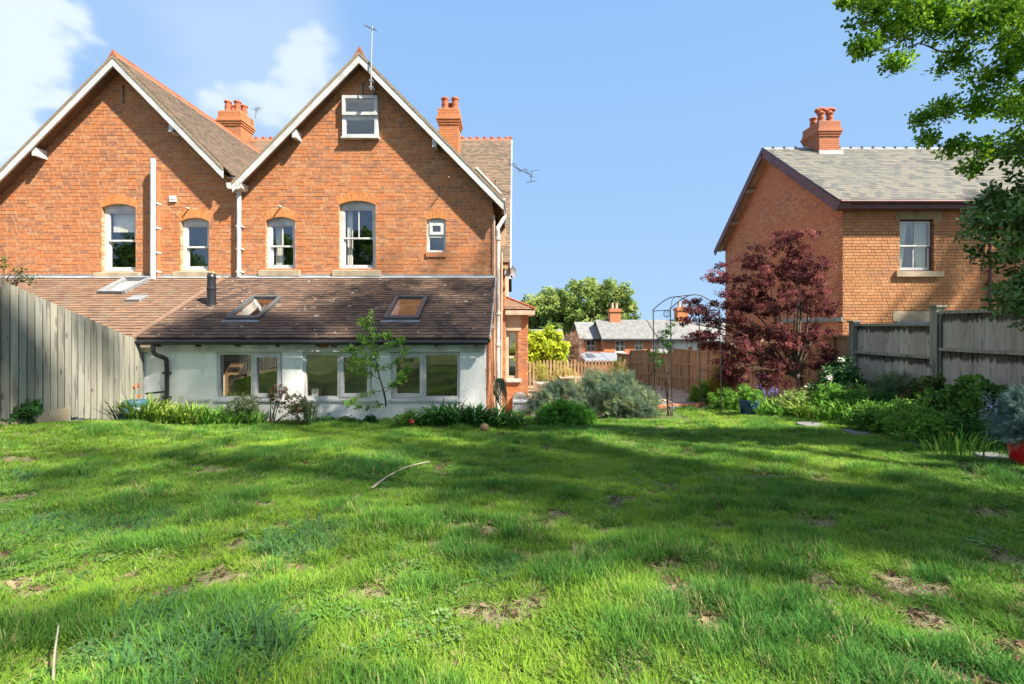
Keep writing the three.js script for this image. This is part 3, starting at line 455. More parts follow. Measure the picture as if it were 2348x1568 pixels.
// ---- the left-hand house
const house2 = thing('brick_house', 'orange brick semi on the left with white soil pipe and orange tiled lean-to', 'house');
{
  const w4 = op(233, 311, 467, 622, 0.1), w5 = op(414, 479, 499, 620, 0.1);
  gable(house2, { apexX: -10.43, apexY: 9.0, x0: -13.95, x1: XP - 0.002, openings: [w4, w5], seed: 202 });
  ridgeTiles(house2, -10.43, 9.0, zW + 0.37, -20.6, M.clay);
  sashWindow(house2, w4, zW, { barsTop: false }); sashWindow(house2, w5, zW, { barsTop: false });
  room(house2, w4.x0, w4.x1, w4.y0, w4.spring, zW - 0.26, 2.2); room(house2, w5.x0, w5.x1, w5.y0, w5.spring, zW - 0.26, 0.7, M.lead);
  mesh('roller_blind', bx(w4.x0 + 0.1, w4.x1 - 0.06, lerp(w4.y0, w4.spring, 0.64), w4.spring - 0.05, zW - 0.262, zW - 0.255), M.curtain, house2);
  chimney(house2, -12.33, -11.42, -20, -20.9, 7, 10.95, [[-12.1, -20.25, 0.5], [-11.7, -20.25, 0.5], [-12.1, -20.65, 0.5], [-11.65, -20.65, 0.5]]);
  // tiles on the slope towards the other gable, and the range behind
  const n = V(TAN, 1, 0).normalize(), xe = -7.35, ye = 9.0 - TAN * (10.43 - 7.35), f = frame(V(xe, ye, 0), V(0, 0, -1), n), L = Math.hypot(3.08, 3.08 * TAN), ins = () => [12.46, 20.6];
  pieces(house2.children.find((c) => c.name === 'roof'), 'tile', tileCells(f, ins, Math.floor(L / 0.105), 0.105, 0.168, blotch(81, 0.8, [0, 1, 3, 4, 2, 1, 0]), { seed: 6, thick: 0.024, jit: 0.012 }), mossTile);
  const rz = -20.5, ry = 9.93, ez = -15.0, ey = ry - 1.09 * 5.5;
  const fr = mesh('main_roof', poly([[-ez, ey], [-rz, ry], [26, ey], [26, ey - 0.1], [-rz, ry - 0.12], [-ez, ey - 0.12]], -15, -7.41).rotateY(Math.PI / 2), M.under, house2);
  { const L2 = Math.hypot(5.5, ry - ey), n2 = V(0, 5.5 / L2, (ry - ey) / L2), f2 = frame(V(0, ey, ez), V(1, 0, 0), n2); pieces(fr, 'tile', tileCells(f2, () => [-11, -7.42], Math.floor(L2 / 0.11), 0.11, 0.168, blotch(18, 1.2, [0, 1, 3, 4]), { seed: 10, thick: 0.022 }), orangeTile, 60); }
  crossRidge(house2, -11.2, -7.45, ry, rz);
  mesh('valley_lead', [bar(V(-7.37, ye - 0.03, zW + 0.3), V(-7.37, ye - 0.03, -15.5), 0.2, 0.02)], M.lead, house2);
  // hopper, pipes, vents
  const hx = X(538.5, 12.5); mesh('hopper', [poly([[hx - 0.2, Y(420, 12.5)], [hx + 0.2, Y(420, 12.5)], [hx + 0.18, Y(431, 12.5)], [hx + 0.14, Y(434, 12.5)], [hx - 0.14, Y(434, 12.5)], [hx - 0.18, Y(431, 12.5)]].reverse(), zW + 0.02, zW + 0.36)], M.white, house2);
  mesh('downpipe', [sweep([V(hx, Y(432, 12.6), zW + 0.12), V(hx, topY + 0.02, zW + 0.12)], 0.055, 0.055, 12), ...[4.6, 4.0, 3.4].map((y) => bx(hx - 0.06, hx + 0.075, y - 0.02, y + 0.02, zW, zW + 0.16))], M.white, house2);
  const sxp = X(350.5, 12.6); mesh('soil_pipe', [sweep([V(sxp, Y(372, 12.6), zW + 0.2), V(sxp, topY - 0.05, zW + 0.2)], 0.062, 0.062, 14), lathe([[0.001, 0.1], [0.05, 0.09], [0.07, 0], [0.062, -0.02]], sxp, Y(372, 12.6), zW + 0.2, 12), ...[5.2, 4.55, 3.9, 3.4].map((y) => bx(sxp - 0.068, sxp + 0.075, y - 0.02, y + 0.02, zW, zW + 0.2))], M.white, house2);
  mesh('pipe_boxing', bx(sxp - 0.06, sxp + 0.06, topY + 0.02, Y(395, 12.8), zW + 0.008, zW + 0.13), orangeBrick.mats[3], house2);
  mesh('air_vent', [bx(X(384, 12.7), X(399, 12.7), Y(461, 12.7), Y(447, 12.7), zW + 0.004, zW + 0.05), bx(X(387, 12.7), X(396, 12.7), Y(456, 12.7), Y(450, 12.7), zW + 0.05, zW + 0.06)], M.white, house2);
  mesh('overflow_pipe', sweep([V(X(433, 12.8), Y(478, 12.8), zW - 0.02), V(X(433, 12.8), Y(478, 12.8) - 0.01, zW + 0.12)], 0.02), M.white, house2);
  // lean-to of the left-hand house
  const x0 = -14.5, x1 = LX0 - 0.14;
  const deck = poly([[x0, 0.03], [x1, 0.03], [x1, slope - 0.02], [x0, slope - 0.02]], -0.1, -0.004); deck.applyMatrix4(new THREE.Matrix4().makeBasis(leanF.u, leanF.up, leanF.n).setPosition(leanF.o));
  const roof = mesh('lean_to_roof', deck, M.under, house2), a0 = X(225, 10.9), sk = [X(228, 11.75), X(285, 11.75)];
  const ins2 = () => [x0, x1]; ins2.skip = (u, v) => u > sk[0] - 0.02 && u < sk[1] + 0.02 && v > alongRoof(11.72) && v < alongRoof(12.6);
  pieces(roof, 'tile', tileCells(leanF, ins2, 26, slope / 26.3, 0.165, blotch(14, 0.9, [0, 1, 2, 3, 0]), { seed: 15, thick: 0.03, tilt: 0.13, jit: 0.01 }), orangeTile);
  mesh('lead_flashing', [bx(-14, XP - 0.1, topY + 0.02, topY + 0.1, zW + 0.008, zW + 0.03), bar(onRoof(-14, 12.72, 0.06), onRoof(XP - 0.1, 12.72, 0.06), 0.16, 0.012, leanN)], M.lead, house2);
  const [a, b] = sk, P = onRoof, skl = mesh('skylight', [bar(P(a, 11.75, 0.06), P(a, 12.6, 0.06), 0.07, 0.12, leanN), bar(P(b, 11.75, 0.06), P(b, 12.6, 0.06), 0.07, 0.12, leanN), bar(P(a, 12.58, 0.07), P(b, 12.58, 0.07), 0.07, 0.13, leanN), bar(P(a, 11.76, 0.06), P(b, 11.76, 0.06), 0.08, 0.12, leanN)], M.lead, house2);
  mesh('pane', bar(P((a + b) / 2, 11.8, 0.08), P((a + b) / 2, 12.55, 0.08), b - a - 0.07, 0.006, leanN), M.glass, skl);
  mesh('blind', bar(P((a + b) / 2, 11.8, 0.02), P((a + b) / 2, 12.55, 0.02), b - a - 0.07, 0.01, leanN), M.paint, skl);
  const vx = X(322, 11.4); mesh('roof_vent', [bar(P(vx - 0.1, 11.3, 0.06), P(vx - 0.1, 11.62, 0.03), 0.34, 0.09, leanN)], M.lead, house2);
  const vp = P(LX0 - 0.1, 9.62, 0.05), vq = P(LX0 - 0.1, 12.7, 0.05);
  mesh('party_ridge', sweep([vp, vq], 0.06, 0.06, 8), brownTile.mats[3], house2);
  mesh('gutter_end', sweep([P(LX0 - 0.1, 9.6, 0.0), P(LX0 - 0.12, 9.74, 0.03)], 0.075, 0.07, 8), M.black, house2);
  mesh('lean_to_wall', bx(x0, LX0 - 0.012, PAT, eaveY - 0.1, zL - 0.2, zL), M.render, house2);
  mesh('flank_wall', bx(-13.95, -13.7, PAT, 5.3, -20, zW - 0.251), M.mortar, house2);
  rebase(house2, V(-10.5, PAT, -12));
}

// ---------- the house on the right ----------
const house3 = thing('brick_house', 'detached brick house behind the right fence with grey slate roof and plum bargeboards', 'house');
{
  const d0 = 15.6, zF = -d0, x0 = 10.66, x1 = 19.5, dM = 19.95, d1 = 24.3, base = -0.9, ridgeY = 9.35, tn = 0.716, eY = ridgeY - tn * (dM - d0), top = eY - 0.1;
  const w = { x0: X(2062, d0), x1: X(2141, d0), y0: Y(622, d0), spring: Y(503, d0), rise: 0, ring: 0 }, low = { x0: X(2056, d0), x1: X(2150, d0), y0: Y(900, d0), spring: Y(737, d0), rise: 0, ring: 0 };
  const front = mesh('brick_wall', poly([[x0, base], [x1, base], [x1, top], [x0, top]], zF - 0.25, zF, [w, low].map((o) => archHole(o.x0, o.x1, o.y0, o.spring, 0))), M.mortarDark, house3);
  const lint = { x0: X(2053, d0), x1: X(2158, d0), y0: w.spring, y1: w.spring + 0.3 }, lowL = { x0: X(2046, d0), x1: X(2152, d0), y0: low.spring, y1: low.spring + 0.34 }, sill = { x0: X(2051, d0), x1: X(2158, d0), y0: w.y0 - 0.22, y1: w.y0 };
  pieces(front, 'brick', brickCells(frame(V(0, 0, zF), V(1, 0, 0), V(0, 0, 1)), 0.6, top - 0.03, (y) => { let s = [[x0, x1]]; for (const o of [{ ...w, y1: w.spring }, { ...low, y1: low.spring }, lint, lowL, sill]) if (y > o.y0 && y < o.y1) s = cut(s, o.x0, o.x1); return s; }, blotch(61, 0.5, [0, 1, 3, 2, 4, 1]), { seed: 301, course: 0.099 }), ochreBrick);
  mesh('lintel', [bx(lint.x0, lint.x0 + 0.62, lint.y0, lint.y1, zF - 0.1, zF + 0.012), bx(lint.x0 + 0.63, lint.x1 - 0.5, lint.y0, lint.y1, zF - 0.1, zF + 0.015), bx(lint.x1 - 0.49, lint.x1, lint.y0, lint.y1, zF - 0.1, zF + 0.01)], M.oldstone, house3);
  mesh('lintel', bx(lowL.x0, lowL.x1, lowL.y0, lowL.y1, zF - 0.1, zF + 0.02), M.stone, house3);
  mesh('sill', bx(sill.x0, sill.x1, sill.y0 + 0.04, sill.y1, zF - 0.12, zF + 0.1), M.stone, house3);
  const zr = zF - 0.1, win = mesh('sash_window', [...rectFrame(w.x0 + 0.002, w.x1 - 0.002, w.y0, w.spring, 0.05, zr - 0.07, zr)], M.purple, house3), ym = lerp(w.y0, w.spring, 0.5), c = (w.x0 + w.x1) / 2;
  mesh('sash', rectFrame(w.x0 + 0.05, w.x1 - 0.05, ym - 0.02, w.spring - 0.05, 0.045, zr - 0.035, zr + 0.005), M.white, win); mesh('sash', rectFrame(w.x0 + 0.05, w.x1 - 0.05, w.y0 + 0.04, ym + 0.02, 0.045, zr - 0.075, zr - 0.037, 0.1), M.white, win);
  mesh('glazing_bar', [bx(c - 0.014, c + 0.014, ym, w.spring - 0.09, zr - 0.03, zr), bx(c - 0.014, c + 0.014, w.y0 + 0.14, ym, zr - 0.07, zr - 0.042)], M.white, win);
  pane(w.x0 + 0.09, w.x1 - 0.09, ym + 0.02, w.spring - 0.09, zr - 0.02, win); pane(w.x0 + 0.09, w.x1 - 0.09, w.y0 + 0.14, ym - 0.02, zr - 0.06, win);
  mesh('curtain', [-1, 1].flatMap((s) => Array.from({ length: 5 }, (_, k) => { const xt = c + s * (0.5 - k * 0.095), xb = c + s * (0.52 - k * 0.05); return sweep([V(xb, w.y0 + 0.02, zF - 0.34), V(lerp(xb, xt, 0.45), w.y0 + 0.6, zF - 0.33), V(xt, w.spring, zF - 0.33)], 0.055, 0.05, 8); })), M.greenCurtain, house3);
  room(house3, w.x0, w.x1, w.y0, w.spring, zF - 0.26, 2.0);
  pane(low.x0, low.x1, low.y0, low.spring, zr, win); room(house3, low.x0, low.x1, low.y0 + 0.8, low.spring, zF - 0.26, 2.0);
  // gable end towards the garden
  const gw = mesh('gable_wall', poly([[d0 + 0.001, base], [d1, base], [d1, top], [dM, ridgeY - 0.12], [d0 + 0.001, top]], x0 + 0.001, x0 + 0.25).rotateY(Math.PI / 2).translate(0, 0, 0), M.mortar, house3);
  pieces(gw, 'brick', brickCells(frame(V(x0, 0, 0), V(0, 0, 1), V(-1, 0, 0)), 0.6, ridgeY - 0.3, (y) => { const h = y < eY ? 9 : (ridgeY - 0.15 - y) / tn; return [[-Math.min(d1, dM + h), -Math.max(d0 - 0.1, dM - h) - 0.1]]; }, blotch(66, 0.6, [0, 1, 2, 0, 3, 4]), { seed: 302, course: 0.099 }), redBrick);
  // roof
  const vx = 10.28, ed = 15.22, eyy = ridgeY - tn * (dM - ed), bd = 24.7, byy = ridgeY - tn * (bd - dM);
  const roof = mesh('roof', poly([[ed, eyy], [dM, ridgeY], [bd, byy], [bd, byy - 0.1], [dM, ridgeY - 0.12], [ed, eyy - 0.1]], vx + 0.02, x1 + 0.3).rotateY(Math.PI / 2), M.under, house3);
  const L = Math.hypot(dM - ed, ridgeY - eyy), n = V(0, dM - ed, ridgeY - eyy).normalize(), f = frame(V(0, eyy, -ed), V(1, 0, 0), n);
  pieces(roof, 'slate', tileCells(f, () => [vx, x1 + 0.25], Math.floor(L / 0.19), 0.19, 0.26, blotch(71, 0.6, [0, 1, 2, 3, 1, 4]), { seed: 305, thick: 0.012, tilt: 0.035, jit: 0.02, over: 1.25 }), slates);
  for (let x = vx; x < x1; x += 0.46) mesh('ridge_tile', [poly([[dM - 0.17, ridgeY - 0.1], [dM, ridgeY + 0.05], [dM + 0.17, ridgeY - 0.1]], x, x + 0.44).rotateY(Math.PI / 2), bx(x + 0.43, x + 0.455, ridgeY - 0.03, ridgeY + 0.085, -dM - 0.1, -dM + 0.1)], M.lead, house3);
  const bb = (a, b, h) => bar(a, b, 0.04, h);
  mesh('bargeboard', bb(V(vx, eyy - 0.22, -ed), V(vx, ridgeY - 0.16, -dM), 0.3), M.purple, house3); mesh('bargeboard', bb(V(vx, byy - 0.22, -bd), V(vx, ridgeY - 0.16, -dM), 0.3), M.purple, house3);
  mesh('verge_strip', [bb(V(vx + 0.015, eyy - 0.03, -ed), V(vx + 0.015, ridgeY + 0.03, -dM), 0.05), bb(V(vx + 0.015, byy - 0.03, -bd), V(vx + 0.015, ridgeY + 0.03, -dM), 0.05)], M.black, house3);
  mesh('soffit', [bar(V(vx + 0.2, eyy - 0.13, -ed), V(vx + 0.2, ridgeY - 0.14, -dM), 0.36, 0.02), bar(V(vx + 0.2, byy - 0.13, -bd), V(vx + 0.2, ridgeY - 0.14, -dM), 0.36, 0.02)], M.cream, house3);
  for (const k of [0.3, 0.62]) mesh('purlin_end', bx(vx + 0.03, x0, lerp(ridgeY, byy, k) - 0.42, lerp(ridgeY, byy, k) - 0.26, -lerp(dM, bd, k) - 0.07, -lerp(dM, bd, k) + 0.07), M.stone, house3);
  mesh('gutter', [sweep([V(vx + 0.02, eyy - 0.06, -ed + 0.05), V(x1, eyy - 0.06, -ed + 0.05)], 0.06, 0.06, 8), bx(vx + 0.04, x1, eyy - 0.26, eyy - 0.1, -ed - 0.03, -ed - 0.01), bx(vx + 0.04, x1, eyy - 0.27, eyy - 0.25, zF + 0.01, -ed - 0.03)], M.purple, house3);
  mesh('downpipe', [sweep([V(15.35, eyy - 0.1, zF + 0.1), V(15.35, base, zF + 0.1)], 0.045, 0.045, 8), bx(15.28, 15.42, 3.3, 3.36, zF, zF + 0.14)], M.purple, house3);
  const ch = chimney(house3, 12.28, 13.08, -19.35, -20.4, 8.2, 10.25, [[12.5, -19.6, 0.42], [12.86, -19.6, 0.42], [12.5, -20.1, 0.42]], redBrick);
  mesh('cowl', [12.5, 12.86].flatMap((x) => [sweep([V(x - 0.02, 10.61, -19.6), V(x - 0.02, 10.75, -19.6)], 0.1, 0.09, 10), sweep(curve([V(x - 0.2, 10.73, -19.6), V(x - 0.04, 10.83, -19.6), V(x + 0.2, 10.79, -19.6)], 6), 0.085, 0.085, 10)]), M.clay, ch);
  mesh('chimney_flashing', bx(12.2, 13.16, 8.85, 9.02, -19.3, -19.22), M.paint, house3);
  mesh('band_course', bx(x0 - 0.08, x0 - 0.004, Y(737, 15.6), Y(727, 15.6), -19, -15.55), M.lead, house3);
  rebase(house3, V(15, base, -20));
}

// ---------- roofs and terraces far beyond ----------
const FARY = -5.2;
function farHouse(label, px0, px1, d, eavePy, ridgePy, wall, { windows = [], gableLeft = 0, chim = [], doors = [] } = {}) {
  const h = thing('far_house', label, 'house', 'houses beyond the gardens'), x0 = X(px0, d), x1 = X(px1, d), ey = Y(eavePy, d), ry = Y(ridgePy, d + 4), z = -d;
  const holes = windows.map(([a, b, t, bt, arch]) => archHole(X(a, d), X(b, d), Y(bt, d), Y(t, d) - (arch ? 0.25 : 0), arch ? 0.25 : 0, 8));
  mesh('wall', [poly([[x0, FARY], [x1, FARY], [x1, ey], [x0, ey]], z - 0.3, z, holes), bx(x0 + 0.002, x1 - 0.002, FARY, ey - 0.01, z - 8, z - 1.5), poly([[d + 0.3, FARY], [d + 8, FARY], [d + 8, ey - 0.05], [d + 4, ry - 0.1], [d + 0.3, ey - 0.05]], x0, x0 + 0.3).rotateY(Math.PI / 2)], wall, h);
  windows.forEach(([a, b, t, bt]) => { const wx0 = X(a, d), wx1 = X(b, d), wy0 = Y(bt, d), wy1 = Y(t, d), c = (wx0 + wx1) / 2, w = mesh('window', [...rectFrame(wx0, wx1, wy0, wy1, 0.1, z - 0.16, z - 0.06), bx(c - 0.05, c + 0.05, wy0, wy1, z - 0.15, z - 0.07), bx(wx0, wx1, (wy0 + wy1) / 2 - 0.05, (wy0 + wy1) / 2 + 0.05, z - 0.145, z - 0.075)], M.white, h); pane(wx0 + 0.1, wx1 - 0.1, wy0 + 0.1, wy1 - 0.1, z - 0.11, w); mesh('sill', bx(wx0 - 0.1, wx1 + 0.1, wy0 - 0.2, wy0, z - 0.1, z + 0.1), M.paint, h); });
  mesh('roof', poly([[d - 0.3, ey - 0.05], [d + 4, ry], [d + 8.3, ey - 0.05], [d + 8.3, ey - 0.17], [d + 4, ry - 0.14], [d - 0.3, ey - 0.17]], x0 - 0.25, x1).rotateY(Math.PI / 2), farSlate[chim.length % 2], h);
  mesh('eaves_gutter', bx(x0 - 0.2, x1, ey - 0.3, ey - 0.12, z + 0.28, z + 0.4), M.black, h);
  chim.forEach(([a, b, t]) => { const cx0 = X(a, d + 4), cx1 = X(b, d + 4), yt = Y(t, d + 4), st = mesh('chimney', [bx(cx0, cx1, ry - 0.8, yt, z - 4.6, z - 3.4), bx(cx0 - 0.1, cx1 + 0.1, yt - 0.35, yt - 0.1, z - 4.7, z - 3.3)], redBrick.mats[1], h); for (const k of [0.3, 0.7]) mesh('chimney_pot', lathe([[0.16, 0], [0.14, 0.6], [0.17, 0.65], [0.1, 0.65]], lerp(cx0, cx1, k), yt, z - 4, 10), M.cream, st); });
  return rebase(h, V((x0 + x1) / 2, FARY, z - 4));
}
farHouse('far brick house with its gable end and white downpipe beside the brown shrub', 1332, 1381, 52, 775, 738, redBrick.mats[1], { windows: [[1344, 1365, 780, 806]] });
{ const h = scene.children.at(-1), o = V(X(1328.5, 51.7), Y(790, 51.7), -51.6).sub(h.position); mesh('downpipe', sweep([o.clone().add(V(0, 0.4, 0)), o.clone().add(V(0, -3.2, 0))], 0.09), M.white, h); }
{ const o = thing('outbuilding', 'low outbuilding with pale grey sloping roof in front of the far houses', 'outbuilding'), x0 = X(1338, 34), x1 = X(1428, 34), y1 = Y(811, 36), y0 = Y(829, 33); mesh('wall', bx(x0 + 0.1, x1 - 0.1, -4, y0 - 0.05, -37, -33.1), redBrick.mats[2], o);
  for (let k = 0; k < 5; k++) mesh('roof_sheet', bar(V(lerp(x0, x1, (k + 0.5) / 5), y0, -33), V(lerp(x0, x1, (k + 0.5) / 5), y1 + 0.03 * (k % 2), -37.2), (x1 - x0) / 5 - 0.02, 0.06), M.lead, o); mesh('roof_window', bar(V(lerp(x0, x1, 0.25), lerp(y0, y1, 0.4) + 0.07, -34.6), V(lerp(x0, x1, 0.25), lerp(y0, y1, 0.8) + 0.07, -36.2), 0.5, 0.04), M.anthracite, o); mesh('ridge_cap', bar(V(x0, y1 + 0.06, -37.2), V(x1, y1 + 0.06, -37.2), 0.2, 0.08), M.clay, o); rebase(o, V((x0 + x1) / 2, -4, -35)); }
farHouse('far brick terrace with arched white window under a grey slate roof', 1384, 1508, 50, 775, 733, redBrick.mats[1], { windows: [[1410, 1432, 781, 807], [1455, 1474, 780, 804, 1], [1494, 1507, 781, 803]], chim: [[1396, 1420, 708]] });
farHouse('far white rendered house at the end of the terrace, behind the garden arch', 1509, 1600, 50, 775, 733, M.paint, { windows: [[1526, 1545, 780, 805], [1559, 1566, 780, 800]], chim: [[1549, 1573, 705]] });
farHouse('far grey slate roof behind the yellow-green shrub', 1215, 1296, 62, 792, 755, redBrick.mats[2], {});
farHouse('far brick house half hidden behind the red maple', 1602, 1700, 50, 780, 740, redBrick.mats[0], {});

// ---------- terrain ----------
function H(x, z) {
  const d = -z; let y = 0.062 * (9.4 - clamp(d, -3, 9.4));
  y += smooth(2, 6, x) * 0.12 + smooth(-4.5, -7.6, x) * 0.3 * smooth(9.6, 7.4, d) + (fbm(x * 0.8 + 40, d * 0.8 + 40, 3, 90) - 0.5) * 0.07;
  const e = x < -0.55 ? 9.72 : lerp(9.75, 11.3, smooth(0.9, 3.2, x)), w = x < -0.55 ? 0.12 : 1.1;
  y = lerp(y, PAT - 0.03, smooth(e, e + w, d));
  return lerp(y, FARY, smooth(28, 46, d));
}
function ground(px, py) { const dir = V((px - CX) / F, -(py - HY) / F, -1), p = V(0, EYE, 0); for (let t = 1; t < 60; t += 0.01) { p.set(dir.x * t, EYE + dir.y * t, -t); if (p.y < H(p.x, p.z)) return p.clone().setY(H(p.x, p.z)); } return p; }
// bare, threadbare and tufted places in the lawn
const bareAt = (x, z) => { const d = -z, n = fbm(x * 4.4 + 7, z * 5.6 + 3, 3, 120), big = fbm(x * 0.35, z * 0.5, 2, 131); let b = 0.9 * smooth(0.625, 0.73, n * 0.85 + big * 0.18 + 0.05 * smooth(6.5, 2.5, d) + 0.045 * smooth(0.2, 2.5, x) * smooth(6.2, 3.5, d)); b = Math.max(b, 0.85 * Math.exp(-Math.pow((x - 2.9) / 1.3, 2) - Math.pow((d - 5.3) / 0.32, 2)) * smooth(0.35, 0.6, fbm(x * 3, z * 3, 3, 140)) * 1.3); return clamp(b); };
const tuftAt = (x, z) => smooth(0.42, 0.7, fbm(x * 2.0 + 60, z * 2.4 + 20, 3, 150));
function sheet(xs, zs, fn, lift = 0, inside) {
  const pos = [], uv = [], idx = [], nx = xs.length; zs.forEach((z) => xs.forEach((x) => { pos.push(x, fn(x, z) + lift, z); uv.push(x, z); }));
  for (let j = 0; j < zs.length - 1; j++) for (let i = 0; i < nx - 1; i++) { if (inside && !inside((xs[i] + xs[i + 1]) / 2, (zs[j] + zs[j + 1]) / 2)) continue; const a = j * nx + i; idx.push(a, a + nx, a + 1, a + 1, a + nx, a + nx + 1); }
  const g = new THREE.BufferGeometry(); g.setAttribute('position', new THREE.Float32BufferAttribute(pos, 3)); g.setAttribute('uv', new THREE.Float32BufferAttribute(uv, 2)); g.setIndex(idx); g.computeVertexNormals(); return g;
}
const range = (a, b, s) => { const n = Math.max(1, Math.round(Math.abs(b - a) / s)); return Array.from({ length: n + 1 }, (_, i) => lerp(a, b, i / n)); };
structure('ground', sheet([-900, -200, -60, -30, ...range(-16, 16, 0.8), 22, 30, 60, 200, 900], [700, 120, 40, 20, 8, ...range(4, -14, 0.6), ...range(-15, -48, 2), -60, -100, -250, -900], H, -0.05), std(lin(0.07, 0.075, 0.04), { map: coarseTex, roughness: 1 }), 'earth and grass ground running out beyond the gardens', true);
{
  const LW = 16, LD = 15, map = tex(1024, (u, v) => { const x = u * LW - 8, z = 3 - v * LD, b = bareAt(x, z), f = fbm(x * 14, z * 14, 4, 160), s = fbm(x * 40, z * 40, 3, 170), t = smooth(0.4, 0.75, fbm(x * 2.2, z * 2.2, 3, 180));
    const soil = [0.19 + 0.19 * s, 0.155 + 0.165 * s, 0.125 + 0.13 * s], straw = [0.42 + 0.22 * s, 0.40 + 0.2 * s, 0.25 + 0.13 * s], moss = [0.19 + 0.13 * f, 0.27 + 0.16 * f, 0.08 + 0.06 * f];
    const k = clamp(b * 1.3 + (s - 0.5) * 0.7), m = t * 0.5; return [0, 1, 2].map((i) => lerp(moss[i], lerp(soil[i], straw[i], m), k)); }, [1, 1]);
  map.wrapS = map.wrapT = THREE.ClampToEdgeWrapping;
  const g = sheet(range(-7.62, 7.3, 0.14), range(3, -11.6, 0.14), H, 0, (x, z) => !(x < -0.55 && z < -9.84)); const uv = g.attributes.uv; for (let i = 0; i < uv.count; i++) uv.setXY(i, (uv.getX(i) + 8) / LW, (3 - uv.getY(i)) / LD);
  structure('lawn', g, std(lin(1, 1, 1), { map, roughness: 1, bumpMap: bumpTex, bumpScale: 0.01 }), 'uneven back lawn with worn patches of straw and soil', true);
}
{ // patio of pale slabs at the lower level
  const p = mesh('patio', sheet(range(-0.5, 7.2, 1), range(-10.9, -22.5, 1), () => PAT - 0.012), M.mortar, scene, true); p.userData.kind = 'structure'; p.userData.label = 'sunken paved patio beyond the lawn'; p.userData.category = 'patio';
  const cells = [], f = frame(V(0, PAT, 0), V(1, 0, 0), V(0, 1, 0)); let k = 0;
  for (let d = 11; d < 22.4; d += 0.46) for (let x = -0.2 - (Math.round(d / 0.46) % 2) * 0.3; x < 7; x += 0.61) cells.push({ m: cell(f, x, d, 0.6, 0.45, 0.002 * R(), 0.04), t: k++ % 3 });
  pieces(p, 'paving_slab', cells, palette([lin(0.5, 0.37, 0.28), lin(0.46, 0.36, 0.28), lin(0.53, 0.4, 0.31)]));
}
{ // brick path that climbs to the lawn under the arch
  const cells = [], r = rand(88); for (let i = 0; i < 26; i++) for (let j = 0; j < 7; j++) { const d = 11.2 + i * 0.115, x = 2.9 + j * 0.225 + (i % 2) * 0.11 + (d - 11.2) * 0.1; const y = Math.max(H(x, -d) + 0.03, PAT + 0.05); const m = new THREE.Matrix4().makeTranslation(x, y, -d).multiply(new THREE.Matrix4().makeScale(0.215, 0.08, 0.105)); cells.push({ m, t: Math.floor(r() * 5) }); }
  const p = structure('path', sheet(range(2.7, 5.2, 0.25), range(-11.1, -14.3, 0.25), (x, z) => Math.max(H(x, z), PAT) + 0.008), M.mortarDark, 'red brick path down to the patio', true); pieces(p, 'brick', cells, redBrick);
}
const slabMat = std(lin(0.2, 0.205, 0.22), { map: coarseTex, bumpMap: bumpTex, bumpScale: 0.008, roughness: 0.95 });
[[1860, 978, 'small weathered stepping stone farthest along the flower bed'], [1975, 996, 'second stepping stone from the far end of the flower bed'], [2132, 1023, 'broad stepping stone beside the tall weeds'], [2330, 1060, 'stepping stone beside the red pot']].forEach(([px, py, label], i) => {
  const p = ground(px, py), w = [0.2, 0.21, 0.24, 0.3][i], s = thing('stepping_stone', label, 'stone', 'stepping stones beside the bed'), g = [];
  const o = Array.from({ length: 14 }, (_, k) => { const a = k / 14 * 6.283, q = 1 / Math.pow(Math.pow(Math.abs(Math.cos(a)), 5) + Math.pow(Math.abs(Math.sin(a)), 5), 0.2); return [p.x + Math.cos(a) * w * q * (1 + 0.06 * hash(k, i, 4)), p.z + Math.sin(a) * w * 0.85 * q * (1 + 0.06 * hash(k, i, 9))]; });
  const geo = new THREE.ExtrudeGeometry(new THREE.Shape(o.map((q) => new THREE.Vector2(q[0], -q[1]))), { depth: 0.05, bevelEnabled: true, bevelSize: 0.012, bevelThickness: 0.012, bevelSegments: 2 }); geo.rotateX(-Math.PI / 2); geo.translate(0, p.y - 0.01, 0);
  mesh('slab', geo, slabMat, s); rebase(s, V(p.x, p.y, p.z));
});
{ const p = ground(1560, 934), s = thing('paving_stone', 'grey paving stone at the foot of the garden arch', 'stone'); mesh('slab', new THREE.BoxGeometry(0.95, 0.07, 0.6).rotateY(0.2).translate(p.x + 0.1, p.y + 0.01, p.z - 0.2), slabMat, s); rebase(s, p); }

